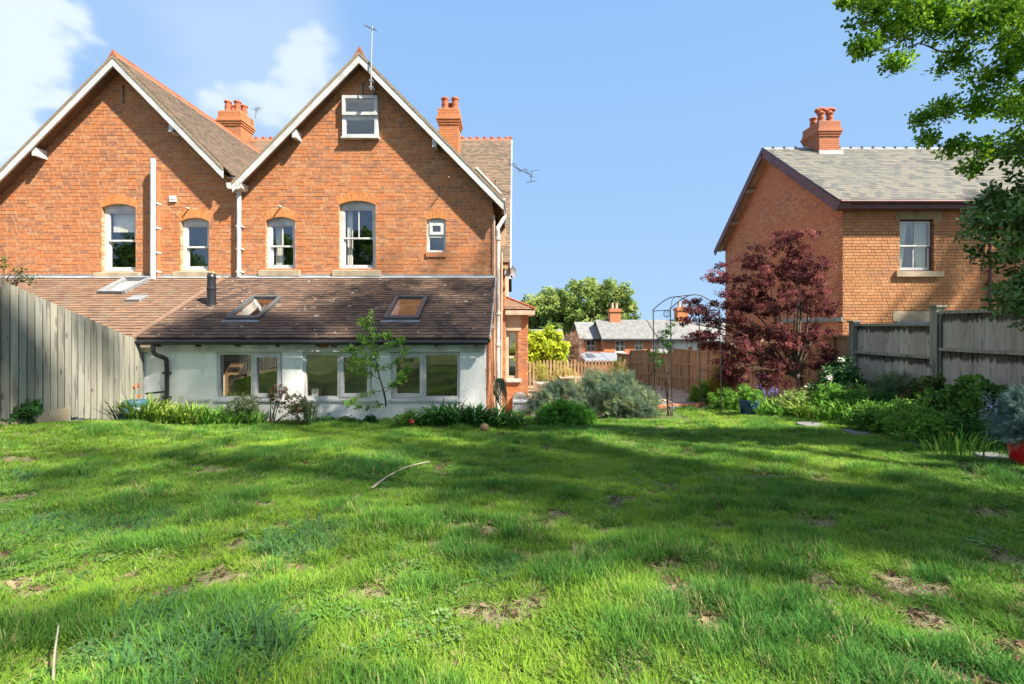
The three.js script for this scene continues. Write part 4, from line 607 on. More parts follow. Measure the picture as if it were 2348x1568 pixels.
// ---------- fences ----------
const fenceTex = tex(512, (u, v) => { const g = fbm(u * 150, v * 6, 4, 211), b = fbm(u * 9, v * 3, 3, 214), st = smooth(0.6, 0.8, fbm(u * 40, v * 7, 3, 216)), kn = smooth(0.83, 0.86, fbm(u * 30, v * 14, 2, 218)); let k = 0.68 + 0.28 * g + 0.16 * (b - 0.5) - 0.2 * st - 0.25 * kn; return [k, k * lerp(1.0, 0.985, st), k * lerp(0.98, 0.93, b)]; }, [0.5, 0.25]);
const greyBoards = [lin(0.40, 0.395, 0.37), lin(0.36, 0.36, 0.345), lin(0.44, 0.43, 0.395), lin(0.38, 0.39, 0.385), lin(0.32, 0.315, 0.295)].map((c) => std(c, { map: fenceTex, roughness: 0.95, bumpMap: fenceTex, bumpScale: 0.003 }));
const stainTex = tex(512, (u, v) => { const g = fbm(u * 150, v * 6, 4, 211), b = fbm(u * 9, v * 3, 3, 214), h = ((1 - v) * 4) % 1; let k = 0.70 + 0.26 * g + 0.16 * (b - 0.5); const drop = 0.10 + 0.34 * fbm(u * 46, 0.5, 3, 231) * (0.4 + 1.2 * fbm(u * 8, 1.5, 2, 233)); k -= 0.42 * smooth(drop + 0.05, drop - 0.05, h) * (h > 0.04 ? 1 : 0.7); k -= 0.2 * smooth(0.6, 0.8, fbm(u * 44, v * 7, 3, 216)); return [k, k * 0.98, k * 0.95]; }, [0.5, 0.25]);   // dark damp stains with ragged lower edges hang under every rail
const stainedBoards = [lin(0.66, 0.63, 0.58), lin(0.60, 0.58, 0.545), lin(0.71, 0.675, 0.61), lin(0.63, 0.62, 0.59), lin(0.56, 0.53, 0.485)].map((c) => std(c, { map: stainTex, roughness: 0.95 }));
const feather = (g, d0, d1, front, amt) => { const p = g.attributes.position; for (let i = 0; i < p.count; i++) if (Math.abs(p.getX(i) - front) < 1e-4) p.setX(i, front + amt * clamp((-p.getZ(i) - d0) / (d1 - d0))); g.computeVertexNormals(); return g; };
const brownBoards = [lin(0.46, 0.3, 0.21), lin(0.41, 0.265, 0.185), lin(0.52, 0.35, 0.25), lin(0.44, 0.31, 0.235)].map((c) => std(c, { map: fenceTex, roughness: 0.95 }));
function boardMesh(name, geo, m, parent, k, top) { const g = merge(geo); if (top) { metric(g, k * 0.37, 0); const uv = g.attributes.uv; for (let i = 0; i < uv.count; i++) uv.setY(i, 4 + (uv.getY(i) - top[0]) / top[1]); } else metric(g, k * 0.37, k * 0.61); const o = new THREE.Mesh(g, m); o.name = name; o.castShadow = o.receiveShadow = true; parent.add(o); return o; }
{ // left: close boards with a raking top
  const f = thing('board_fence', 'tall grey close-boarded fence with raking top on the left', 'fence'), topAt = (d) => 1.62 + (9.8 - d) * 0.36, xAt = (d) => -7.6 + (9.8 - d) * 0.03; let k = 0;
  for (let d = 9.8; d > 4.8; d -= 0.26) boardMesh('backing_board', bx(xAt(d) - 0.075, xAt(d) - 0.055, H(-7.6, -d) + 0.13, topAt(d) - 0.03, -d, -d + 0.255), greyBoards[4], f, d);
  for (let d = 9.82; d > 4.6; d -= 0.128) {
    const a = d - 0.104, x = xAt(d), b0 = H(x, -d) + 0.13, t = 0.014 + 0.006 * R(), j = (R() - 0.5) * 0.012;
    boardMesh('board', feather(norm(poly([[a, b0], [d, b0], [d, topAt(d) + j], [a, topAt(a) + j]], x - 0.004, x + 0.004).rotateY(Math.PI / 2)), a, d, x + 0.004, 0.003 + 0.004 * R()), greyBoards[Math.floor(R() * 5)], f, k++);
  }
  for (const d of [9.7, 7.9, 6.1]) boardMesh('post', bx(-7.73, -7.64, H(-7.6, -d) - 0.1, topAt(d) - 0.05, -d - 0.05, -d + 0.05), greyBoards[1], f, d);
  for (let d = 9.82; d > 4.7; d -= 1.7) boardMesh('gravel_board', bx(xAt(d) - 0.02, xAt(d) + 0.018, H(-7.6, -d + 0.8) - 0.06, H(-7.6, -d + 0.8) + 0.16, -d, -d + 1.69), M.stone, f, d);
  rebase(f, V(-7.6, 0.3, -7.2));
}
function panel(f, x, dA, dB, top, bottom, mats, { rails = 4, stains } = {}) {        // seen from the rail side
  let k = 0; for (let d = dA; d < dB - 0.05; d += 0.118) { const e = Math.min(d + 0.126, dB); boardMesh('board', feather(norm(bx(x + 0.004, x + 0.03, bottom + R() * 0.01, top - 0.03, -e, -d)), e, d, x + 0.004, 0.018), (stains ?? mats)[Math.floor(R() * mats.length)], f, k++ + dA, stains && [top - 0.02, (top - bottom - 0.08) / 3]); }
  for (let i = 0; i < rails; i++) { const y = i === rails - 1 ? top - 0.02 : lerp(bottom + 0.06, top - 0.02, i / (rails - 1)); boardMesh('rail', bx(x - (i === rails - 1 ? 0.06 : 0.055), x + 0.002, y - 0.025, y + 0.025, -dB, -dA), mats[i % mats.length], f, i + dA); }
  for (const d of [dA, dB]) boardMesh('stile', bx(x - 0.03, x + 0.003, bottom, top - 0.05, -d - 0.02, -d + 0.02), mats[1], f, d);
}
{ // right: grey panels between stout posts
  const f = thing('panel_fence', 'weathered grey panel fence with stout capped post behind the flower bed', 'fence'), x = 7.28;
  panel(f, x, 6.35, 8.19, Y(714, 8.3) + 0.0, H(x, -7.5) + 0.02, greyBoards, { stains: stainedBoards }); panel(f, x, 4.4, 6.2, Y(714, 8.3), H(x, -5.5) + 0.02, greyBoards, { stains: stainedBoards }); panel(f, x, 8.36, 10.22, Y(741, 8.3), H(x, -9.2) + 0.05, greyBoards, { stains: stainedBoards });
  for (const [d, t] of [[6.27, 2.3], [8.27, Y(704, 8.27)], [10.29, Y(738, 10.3)]]) { boardMesh('post', bx(x - 0.07, x + 0.07, H(x, -d) - 0.1, t, -d - 0.07, -d + 0.07), greyBoards[0], f, d); boardMesh('post_cap', bx(x - 0.1, x + 0.1, t, t + 0.03, -d - 0.1, -d + 0.1), greyBoards[4], f, d); }
  rebase(f, V(x, 0.2, -8));
  const b = thing('panel_fence', 'brown panel fence stepping down to the patio behind the red maple', 'fence');
  [[10.36, 12.2, 1.75], [12.3, 14.15, 1.5], [14.25, 16.1, 1.3], [16.2, 18.05, 1.12], [18.15, 20.0, 1.0]].forEach(([a, e, t]) => { panel(b, x, a, e, t, Math.max(H(x, -(a + e) / 2), PAT), brownBoards); boardMesh('post', bx(x - 0.05, x + 0.05, PAT, t + 0.08, -e - 0.06, -e + 0.03), brownBoards[1], b, e); });
  rebase(b, V(x, PAT, -15));
  const c = thing('panel_fence', 'sagging brown fence at the far corner of the patio', 'fence');
  const turned = (g, px, d, a) => g.rotateY(a).translate(X(px, d), 0, -d);
  let k = 0; const run = [[1583, 20.6], [1533, 21.8], [1487, 23.2], [1445, 24.4], [1415, 25.2]];
  for (let i = 0; i < run.length - 1; i++) {
    const A = V(X(run[i][0], run[i][1]), 0, -run[i][1]), B = V(X(run[i + 1][0], run[i + 1][1]), 0, -run[i + 1][1]), n = Math.round(A.distanceTo(B) / 0.12), top = [0.98, 0.72, 0.82, 0.55][i], tilt = [0.0, 0.05, -0.06, 0.03][i];
    const dir = B.clone().sub(A), per = V(-dir.z, 0, dir.x).normalize(); if (per.z < 0) per.negate();
    for (let j = 0; j < n; j++) { const p = A.clone().lerp(B, j / n), q = A.clone().lerp(B, (j + 1.06) / n), tt = top + tilt * j / n; p.y = q.y = (PAT + tt) / 2; boardMesh('board', bar(p, q, 0.02 + 0.008 * (j % 2), tt - PAT), brownBoards[Math.floor(R() * 4)], c, k++); }
    for (const y of [top - 0.03, lerp(PAT, top, 0.62), lerp(PAT, top, 0.3)]) boardMesh('rail', bar(A.clone().addScaledVector(per, 0.035).setY(y), B.clone().addScaledVector(per, 0.035).setY(y + tilt), 0.04, 0.055), brownBoards[2], c, k++);
    boardMesh('post', bar(A.clone().setY(PAT), A.clone().setY(top + 0.12), 0.1, 0.1, V(1, 0, 0)), brownBoards[1], c, k++);
  }
  boardMesh('prop', bar(at(1516, 895, 20.6), at(1546, 798, 20.9), 0.09, 0.05, V(0, 0, 1)), brownBoards[2], c, 3);
  rebase(c, V(6.5, PAT, -22.5));
}
{ // picket fence
  const f = thing('picket_fence', 'wooden picket fence closing the far side of the patio', 'fence'), d = 21, x0 = X(1206, d), x1 = X(1432, d), n = 28, pk = [lin(0.50, 0.34, 0.2), lin(0.42, 0.27, 0.15), lin(0.36, 0.2, 0.1)].map((c) => std(c, { map: woodTex })); let k = 0;
  for (let i = 0; i < n; i++) { const x = lerp(x0 + 0.1, x1, (i + 0.5) / n), t = 0.42 + 0.1 * Math.abs(Math.sin(Math.PI * ((i % 14) + 0.5) / 14)), w = 0.042; boardMesh('picket', poly([[x - w, PAT + 0.05], [x + w, PAT + 0.05], [x + w, t - 0.06], [x, t], [x - w, t - 0.06]], -d, -d + 0.02), pk[i > 13 ? 1 + (i % 2) : Math.floor(R() * 2)], f, k++); }
  for (const y of [0.22, -0.45]) boardMesh('rail', bx(x0, x1, y, y + 0.08, -d - 0.05, -d - 0.002), pk[1], f, y);
  for (const x of [x0 + 0.05, (x0 + x1) / 2, x1 + 0.03]) boardMesh('post', bx(x - 0.05, x + 0.05, PAT, 0.5, -d - 0.14, -d - 0.05), pk[1], f, x);
  rebase(f, V((x0 + x1) / 2, PAT, -d));
}

// ---------- garden furniture and small things ----------
{ // iron arch
  const a = thing('garden_arch', 'black metal garden arch over the path', 'arch'), r = 0.0115;
  const L = [[3.34, -10.3], [3.17, -11.0]], off = V(1.06, 0, -0.03), top = 2.33; let bars = [];
  L.forEach(([x, z]) => { const h0 = H(x, z) - 0.1, q = V(x, 0, z).add(off), hb = H(q.x, q.z) - 0.1; mesh('leg', sweep([V(x + 0.04, h0, z), V(x, top, z)], r, r, 8), M.iron, a); mesh('leg', sweep([V(q.x + 0.05, hb, q.z), V(q.x, top - 0.02, q.z)], r, r, 8), M.iron, a);
    mesh('hoop', sweep(curve(Array.from({ length: 9 }, (_, i) => { const t = i / 8; return V(lerp(x, q.x, t), top + Math.sin(Math.PI * t) * 0.3, lerp(z, q.z, t)); }), 24), r, r, 8), M.iron, a); });
  for (const s of [0, 1]) for (const y of [2.3, 1.62, 0.95, 0.3]) { const p = V(L[0][0], y, L[0][1]).addScaledVector(off, s), q = V(L[1][0], y, L[1][1]).addScaledVector(off, s); p.x += 0.03 * (1 - (y - 0.2) / 2.1); q.x += 0.03 * (1 - (y - 0.2) / 2.1); mesh('tie_bar', sweep([p, q], 0.009, 0.009, 6), M.iron, a); }
  mesh('top_bar', [sweep([V(3.87, top + 0.3, -10.31), V(3.7, top + 0.3, -11.02)], 0.009, 0.009, 6), sweep(curve([V(3.34, top, -10.3), V(3.5, top + 0.21, -10.65), V(3.7, top + 0.3, -11.02)], 10), 0.008, 0.008, 6)], M.iron, a);
  mesh('wire_ball', Array.from({ length: 5 }, (_, i) => new THREE.TorusGeometry(0.075, 0.005, 5, 20).rotateY(i * 0.63).translate(3.3, 2.22, -10.42)), M.iron, a);
  rebase(a, V(3.8, 0.1, -10.6));
}
{ // satellite dish
  const s = thing('satellite_dish', 'grey satellite dish on the side wall above the bay', 'dish'), c = at(1169, 624, 15.0), g = new THREE.SphereGeometry(0.5, 28, 10, 0, Math.PI * 2, 0, 0.42); g.translate(0, -0.48, 0); g.rotateX(-Math.PI / 2 + 0.25); g.rotateY(0.5); g.translate(c.x, c.y, c.z);
  const m = mesh('dish', g, std(lin(0.33, 0.35, 0.37), { side: THREE.DoubleSide, roughness: 0.6 }), s); mesh('arm', [sweep([V(c.x - 0.22, c.y - 0.02, c.z - 0.2), V(c.x - 0.02, c.y - 0.04, c.z - 0.02)], 0.022), sweep(curve([V(c.x, c.y - 0.02, c.z), V(c.x + 0.03, c.y - 0.16, c.z + 0.14), V(c.x + 0.06, c.y - 0.2, c.z + 0.32)], 6), 0.014)], M.oak, s); mesh('receiver', sweep([V(c.x + 0.06, c.y - 0.2, c.z + 0.3), V(c.x + 0.05, c.y - 0.16, c.z + 0.38)], 0.028), M.black, s); rebase(s, V(c.x - 0.22, c.y, c.z));
}
function aerial(label, foot, height, boomDir, n, tilt = 0) {
  const a = thing('tv_aerial', label, 'aerial'), t = foot.clone().add(V(0.03, height, 0)); mesh('mast', sweep([foot, t], 0.016, 0.014, 8), M.steel, a);
  const p = t.clone().addScaledVector(boomDir, -0.1 * n / 4), q = t.clone().addScaledVector(boomDir, 0.05 * n), els = []; p.y -= 0.06; q.y -= 0.06; mesh('boom', sweep([p, q], 0.01), M.iron, a); const s = boomDir.clone().cross(V(0, 1, 0)).normalize();
  for (let i = 0; i < n; i++) { const c = p.clone().lerp(q, i / (n - 1)), w = lerp(0.17, 0.09, i / n), u = V(0, 1, 0).multiplyScalar(w * tilt).addScaledVector(s, w * (1 - tilt * 0.5)); els.push(sweep([c.clone().sub(u), c.clone().add(u)], 0.006, 0.006, 4)); }
  mesh('element', els, M.iron, a); return rebase(a, foot.clone());
}
{ const a = aerial('tall thin aerial mast on the right-hand gable peak', at(850, 206, 12.38), at(845, 60, 12.38).y - at(850, 206, 12.38).y, V(-0.75, 0, 0.65).normalize(), 4, 0.7); mesh('bracket', [bx(-0.04, 0.05, 0.05, 0.09, -0.42, 0.02), bx(-0.04, 0.05, 0.22, 0.26, -0.42, 0.02)], M.steel, a); mesh('cable', sweep(curve([V(0.02, 0.1, -0.02), V(0.1, -0.1, -0.3), V(-0.3, -0.32, -0.38), V(-0.9, -0.35, -0.385)], 14), 0.006), M.black, a); }
{ const t = at(574, 238, 20.2), foot = V(t.x, 10.9, -20.6); aerial('small aerial beside the left chimney', foot, t.y - 10.9, V(0.8, 0, 0.6).normalize(), 6, 0.2); }
{ const f = at(1166, 376, 17.5), a = thing('tv_aerial', 'bristling aerial reaching out from the side gable', 'aerial'), tip = at(1218, 402, 17.2); mesh('arm', [sweep([V(-0.2, f.y + 0.35, -17.9), f.clone()], 0.016), sweep([f.clone(), tip], 0.014)], M.iron, a); const els = []; for (let i = 0; i < 11; i++) { const c = f.clone().lerp(tip, 0.15 + 0.85 * i / 10); els.push(sweep([c.clone().add(V(-0.1, 0.1 * Math.sin(i), 0.1)), c.clone().add(V(0.1, 0.05 + 0.1 * Math.cos(i), -0.1))], 0.009, 0.009, 4)); } els.push(sweep([tip.clone().add(V(-0.02, -0.25, 0)), tip.clone().add(V(0.02, 0.14, 0))], 0.01), sweep([tip.clone().add(V(-0.2, -0.26, 0)), tip.clone().add(V(0.2, -0.2, 0))], 0.01), sweep([tip.clone().add(V(-0.05, 0.15, 0)), tip.clone().add(V(0.3, 0.2, 0))], 0.008)); mesh('element', els, M.iron, a); rebase(a, f.clone()); }
{ // water butt
  const p = V(X(306, 9.3), 0, -9.35); p.y = H(p.x, p.z) - 0.22; const b = thing('water_butt', 'blue plastic water butt in the corner by the left fence', 'barrel'), m = std(lin(0.022, 0.075, 0.13), { roughness: 0.45 });
  mesh('barrel', lathe([[0.001, 0], [0.2, 0], [0.235, 0.12], [0.25, 0.35], [0.235, 0.55], [0.205, 0.64], [0.001, 0.64]], p.x, p.y, p.z, 24), m, b); mesh('lid', lathe([[0.001, 0.73], [0.19, 0.72], [0.215, 0.7], [0.215, 0.63], [0.19, 0.63]], p.x, p.y, p.z, 24), std(lin(0.03, 0.1, 0.15), { roughness: 0.4 }), b); rebase(b, p);
}
{ // hose hanging on the wall
  const h = thing('garden_hose', 'coiled green garden hose hanging at the house corner', 'hose'), c = at(1146, 878, 12.1), g = []; for (let i = 0; i < 6; i++) { const l = 0.24 + i * 0.05, a = (i - 2.5) * 0.028; g.push(sweep(curve([V(c.x + a - 0.05, c.y - 0.0, c.z + 0.03 * i), V(c.x + a, c.y + 0.12, c.z + 0.03 * i), V(c.x + a + 0.06, c.y, c.z + 0.03 * i), V(c.x + a + 0.09, c.y - l, c.z + 0.03 * i), V(c.x + a, c.y - l - 0.12, c.z + 0.03 * i), V(c.x + a - 0.09, c.y - l, c.z + 0.03 * i), V(c.x + a - 0.05, c.y, c.z + 0.03 * i)], 26), 0.013, 0.013, 6)); }
  mesh('coil', g, std(lin(0.02, 0.085, 0.06), { roughness: 0.5 }), h); mesh('hanger', [bx(c.x - 0.1, c.x + 0.08, c.y + 0.06, c.y + 0.11, c.z - 0.1, c.z + 0.02), sweep([V(c.x - 0.13, c.y + 0.18, c.z + 0.1), V(c.x - 0.05, PAT, c.z + 0.12)], 0.014)], std(lin(0.04, 0.1, 0.07)), h); rebase(h, V(c.x, PAT, c.z));
}
{ // grey trough and the box behind it
  const c = at(1200, 946, 12.2), t = thing('storage_trough', 'pale grey plastic trough at the foot of the bay', 'trough'); c.y = H(c.x, c.z) + 0.0; const y = Y(948, 12.2);
  mesh('tub', [poly([[c.x - 0.24, y + 0.05], [c.x + 0.24, y + 0.05], [c.x + 0.26, y + 0.28], [c.x - 0.26, y + 0.28]], c.z - 0.3, c.z)], std(lin(0.34, 0.39, 0.46), { roughness: 0.5, map: coarseTex }), t); mesh('rim', bx(c.x - 0.275, c.x + 0.275, y + 0.27, y + 0.31, c.z - 0.32, c.z + 0.02), std(lin(0.38, 0.43, 0.5), { roughness: 0.5 }), t); mesh('foot', [bx(c.x - 0.2, c.x - 0.03, Math.min(y, c.y) - 0.1, y + 0.055, c.z - 0.25, c.z - 0.03), bx(c.x + 0.03, c.x + 0.18, Math.min(y, c.y) - 0.1, y + 0.055, c.z - 0.25, c.z - 0.03)], M.oak, t); rebase(t, V(c.x, c.y, c.z - 0.15));
  const q = at(1191, 930, 15.1), k = thing('storage_bin', 'grey arched bin standing behind the trough', 'bin'), arch = archHole(q.x - 0.22, q.x + 0.22, PAT, Y(912, 15.1), 0.14, 10); mesh('bin_body', poly(arch, q.z - 0.3, q.z), std(lin(0.2, 0.21, 0.22), { roughness: 0.5 }), k); mesh('bin_door', poly(archHole(q.x - 0.17, q.x + 0.17, PAT + 0.05, Y(914, 15.1), 0.11, 10), q.z, q.z + 0.015), std(lin(0.13, 0.14, 0.15)), k); rebase(k, V(q.x, PAT, q.z));
}
const teak = std(lin(0.46, 0.25, 0.12), { map: woodTex, roughness: 0.7 }), teakPale = std(lin(0.56, 0.42, 0.3), { map: woodTex, roughness: 0.7 });
{ // patio table and chairs
  const t = thing('patio_table', 'wooden patio table behind the grey-green bush', 'table'), cx = X(1322, 19.4), cz = -19.4, y = PAT + 0.72;
  for (let i = 0; i < 8; i++) mesh('slat', bx(cx - 0.7, cx + 0.7, y, y + 0.025, cz - 0.44 + i * 0.11, cz - 0.34 + i * 0.11), teakPale, t); mesh('apron', [bx(cx - 0.62, cx + 0.62, y - 0.08, y - 0.001, cz + 0.34, cz + 0.37), bx(cx - 0.62, cx + 0.62, y - 0.08, y - 0.001, cz - 0.37, cz - 0.34)], teak, t); for (const [a, b] of [[-0.6, -0.33], [0.6, -0.33], [-0.6, 0.33], [0.6, 0.33]]) mesh('leg', bx(cx + a - 0.03, cx + a + 0.03, PAT, y - 0.001, cz + b - 0.03, cz + b + 0.03), teak, t); rebase(t, V(cx, PAT, cz));
  [[1284, 19.5, 1.4, 'slatted wooden patio chair left of the table'], [1326, 18.5, 0.1, 'slatted wooden patio chair on the near side of the table'], [1440, 17.4, -1.3, 'patio chair with pale backrest by the brown fence']].forEach(([px, d, turn, label]) => {
    const c = thing('patio_chair', label, 'chair', 'patio chairs round the table'), g = c; for (let i = 0; i < 5; i++) mesh('seat_slat', bx(-0.22, 0.22, 0.43, 0.45, -0.2 + i * 0.085, -0.13 + i * 0.085), teakPale, g); for (let i = 0; i < 4; i++) mesh('back_slat', bx(-0.19 + i * 0.1, -0.12 + i * 0.1, 0.46, 0.9, 0.2, 0.22), teakPale, g); mesh('back_rail', bx(-0.22, 0.22, 0.9, 0.96, 0.195, 0.225), teak, g); for (const [a, b, h] of [[-0.2, -0.2, 0.43], [0.2, -0.2, 0.43], [-0.205, 0.21, 0.9], [0.205, 0.21, 0.9]]) mesh('leg', bx(a - 0.02, a + 0.02, 0, h, b - 0.018, b + 0.018), teak, g);
    for (const s of [-1, 1]) mesh('arm_rest', bx(s * 0.23 - 0.025, s * 0.23 + 0.025, 0.63, 0.655, -0.2, 0.22), teak, g); c.position.set(X(px, d), PAT, -d); c.rotation.y = turn; });
}
function pot(label, p, r, h, m, flare = 0.8) { const t = thing('plant_pot', label, 'pot'); mesh('pot', lathe([[0.001, 0], [r * flare, 0], [r * 0.96, h * 0.86], [r, h * 0.86], [r, h], [r * 0.88, h], [r * 0.84, h * 0.85]], p.x, p.y, p.z, 24), m, t); mesh('soil', lathe([[0.001, h * 0.87], [r * 0.86, h * 0.85]], p.x, p.y, p.z, 16), M.soil, t); return rebase(t, p.clone()); }
const P = { blue: V(X(1716, 9.9), 0, -9.9), red: V(X(2362, 5.35), 0, -5.35), white: V(X(1240, 20), PAT, -20), small: V(X(1468, 13.2), 0, -13.2) };
P.blue.y = H(P.blue.x, P.blue.z) + 0.0; P.red.y = H(P.red.x, P.red.z) - 0.01;
pot('glazed blue pot under the red maple', P.blue, 0.19, 0.32, std(lin(0.008, 0.03, 0.14), { roughness: 0.25 }));
pot('bright red pot at the right edge holding a blue-grey conifer', P.red, 0.2, 0.36, std(lin(0.55, 0.012, 0.018), { roughness: 0.35 }));
pot('large white pot by the picket fence', P.white, 0.36, 0.5, std(lin(0.6, 0.55, 0.5), { roughness: 0.6 }), 0.6);
{ const p = ground(1110, 990), b = thing('ball', 'old tan leather ball on the lawn edge', 'ball'); const g = new THREE.SphereGeometry(0.085, 20, 14); g.scale(1, 0.9, 1); g.translate(p.x, p.y + 0.075, p.z); mesh('shell', g, std(lin(0.34, 0.22, 0.11), { map: grainTex }), b); mesh('seam', new THREE.TorusGeometry(0.0855, 0.003, 5, 28).scale(1, 0.9, 1).rotateX(0.9).translate(p.x, p.y + 0.075, p.z), M.soil, b); rebase(b, p); }
// fallen sticks
const stickMat = std(lin(0.42, 0.37, 0.3), { map: woodTex, roughness: 0.9 }), darkStick = std(lin(0.2, 0.17, 0.14), { map: woodTex, roughness: 0.9 });
function stick(label, pts, r, m, lift = 0.05) { const s = thing('fallen_stick', label, 'stick'); const c = pts.map(([px, py, k]) => { const g = ground(px, py); g.y += k ?? lift; return g; }); mesh('stem', sweep(curve(c, 20), r, r * 0.55, 6), m, s); return rebase(s, c[0].clone().setY(c[0].y - lift)); }
stick('long pale curved stick lying in the middle of the lawn', [[852, 1133], [890, 1105], [935, 1082], [985, 1069]], 0.013, stickMat, 0.06);
stick('short pale stick left of the long curved one', [[797, 1172], [808, 1160], [822, 1150]], 0.012, stickMat, 0.06);
stick('pale stalk standing out of the grass at the bottom left', [[121, 1600, 0.0], [124, 1568, 0.10], [134, 1520, 0.16]], 0.006, stickMat, 0.1);
stick('thin dark twig bent along the right foreground', [[1757, 1448], [1775, 1480], [1795, 1500], [1850, 1507], [1908, 1502]], 0.008, darkStick, 0.035);
stick('pale twig curving off the bent dark twig', [[1888, 1507], [1905, 1530], [1912, 1566]], 0.007, stickMat, 0.035);
stick('dark twig in the worn patch on the right', [[1880, 1385], [1920, 1400], [1950, 1410]], 0.008, darkStick, 0.03);
stick('small twig near the sunlit tuft', [[1715, 1340], [1722, 1362], [1732, 1378]], 0.006, stickMat, 0.03);
// inside the kitchen
{ const u = thing('kitchen_counter', 'dark kitchen counter seen through the right-hand kitchen window', 'counter'); mesh('cupboards', bx(-3.6, -0.9, PAT + 0.03, 0.12, -12.74, -12.16), std(lin(0.05, 0.07, 0.06), { roughness: 0.4 }), u); mesh('worktop', bx(-3.62, -0.88, 0.122, 0.165, -12.74, -12.12), std(lin(0.3, 0.2, 0.11), { map: woodTex, roughness: 0.4 }), u); mesh('tiles', bx(-3.6, -0.9, 0.17, 1.9, -12.755, -12.742), std(lin(0.72, 0.58, 0.42), { map: coarseTex, roughness: 0.4 }), u); rebase(u, V(-2.2, PAT, -12.4)); }
{ const t = thing('tap', 'black swan-neck tap on the kitchen counter', 'tap'), x = X(1022, 12.3); mesh('spout', sweep(curve([V(x, 0.166, -12.3), V(x, 0.5, -12.3), V(x + 0.05, 0.6, -12.3), V(x + 0.12, 0.58, -12.28), V(x + 0.14, 0.48, -12.27)], 20), 0.014), M.black, t); mesh('base', sweep([V(x, 0.166, -12.3), V(x, 0.24, -12.3)], 0.03, 0.025, 10), M.black, t); rebase(t, V(x, 0.166, -12.3)); }
{ const f = thing('picture', 'dark framed picture on the kitchen wall above the tap', 'picture'); const x = X(1019, 12.74), y = Y(816, 12.74); mesh('picture_frame', rectFrame(x - 0.2, x + 0.2, y - 0.13, y + 0.13, 0.025, -12.742, -12.72), M.black, f); mesh('print', bx(x - 0.176, x + 0.176, y - 0.106, y + 0.106, -12.741, -12.735), std(lin(0.35, 0.3, 0.22), { map: coarseTex }), f); rebase(f, V(x, y, -12.74)); }
{ const o = thing('sideboard', 'wooden dresser with dark oven seen through the left kitchen window', 'dresser'); const x0 = X(525, 12.4), x1 = X(580, 12.4); mesh('carcass', bx(x0, x1, PAT + 0.02, 1.05, -12.74, -12.2), std(lin(0.34, 0.2, 0.1), { map: woodTex }), o); mesh('oven', bx(x0 + 0.14, x1 - 0.1, 0.0, 0.72, -12.2, -12.17), M.black, o); mesh('handle', bx(x0 + 0.14, x1 - 0.2, 0.86, 0.92, -12.2, -12.16), M.black, o); rebase(o, V((x0 + x1) / 2, PAT, -12.4)); }
{ const o = thing('white_box', 'small white box on the middle kitchen window sill', 'box'); const x = X(722, 10.1), y = Y(912, 10.0); mesh('casing', bx(x - 0.065, x + 0.065, y - 0.01, y + 0.18, -10.14, -10.09), M.paint, o); mesh('badge', lathe([[0.001, 0], [0.02, 0], [0.02, 0.004]], 0, 0, 0, 12).rotateX(Math.PI / 2).translate(x, y + 0.1, -10.086), M.lead, o); mesh('shelf', bx(x - 0.4, x + 0.8, y - 0.04, y - 0.011, -10.3, -10.095), M.paint, o); rebase(o, V(x, y, -10.1)); }

// ---------- foliage ----------
const leafMat = (rough = 0.55, trans = 0.35) => new THREE.MeshPhysicalMaterial({ color: 0xffffff, roughness: rough, transmission: trans, thickness: 0, side: THREE.DoubleSide, ior: 1.3, specularIntensity: 0.25 });
const LEAF = leafMat(1, 0.42), GLOSS = new THREE.MeshStandardMaterial({ color: 0xffffff, roughness: 0.5, side: THREE.DoubleSide }), SOFT = leafMat(1, 0.3), GRASS = leafMat(1, 0.35);
const bark = std(lin(0.12, 0.09, 0.065), { map: woodTex, roughness: 1 }), paleBark = std(lin(0.22, 0.18, 0.14), { map: woodTex, roughness: 1 });
const leafShapes = {                                                      // outline of half a leaf: (along, half width)
  plain: [[0, 0], [0.35, 0.5], [0.75, 0.34], [1, 0]], narrow: [[0, 0], [0.4, 0.5], [1, 0]], oak: [[0, 0], [0.25, 0.26], [0.38, 0.18], [0.55, 0.5], [0.68, 0.3], [0.85, 0.36], [1, 0]], palm: [[0, 0], [0.2, 0.75], [0.34, 0.22], [0.66, 0.55], [0.62, 0.16], [1, 0]],
};
function leafTris(pos, base, dir, nor, len, wid, shape, droop = 0.15, fold = 0.25) {
  const side = dir.clone().cross(nor).normalize(), o = leafShapes[shape];
  const pt = (u, w, s) => base.clone().addScaledVector(dir, u * len).addScaledVector(nor, -droop * u * u * len + fold * Math.abs(w) * wid).addScaledVector(side, s * w * wid);
  for (let i = 0; i < o.length - 1; i++) for (const s of [-1, 1]) { const a = pt(o[i][0], 0, 0), b = pt(o[i][0], o[i][1], s), c = pt(o[i + 1][0], o[i + 1][1], s), d = pt(o[i + 1][0], 0, 0); const put = (...v) => { if (s > 0) v.reverse(); v.forEach((q) => pos.push(q.x, q.y, q.z)); }; if (o[i][1] > 0) put(a, b, c); if (o[i + 1][1] > 0 || o[i][1] > 0) put(a, c, d); }
}
function fromTris(pos) { const g = new THREE.BufferGeometry(); g.setAttribute('position', new THREE.Float32BufferAttribute(pos, 3)); g.computeVertexNormals(); return g; }
function randDir(r) { const z = r() * 2 - 1, a = r() * 6.2832, q = Math.sqrt(1 - z * z); return V(q * Math.cos(a), z, q * Math.sin(a)); }
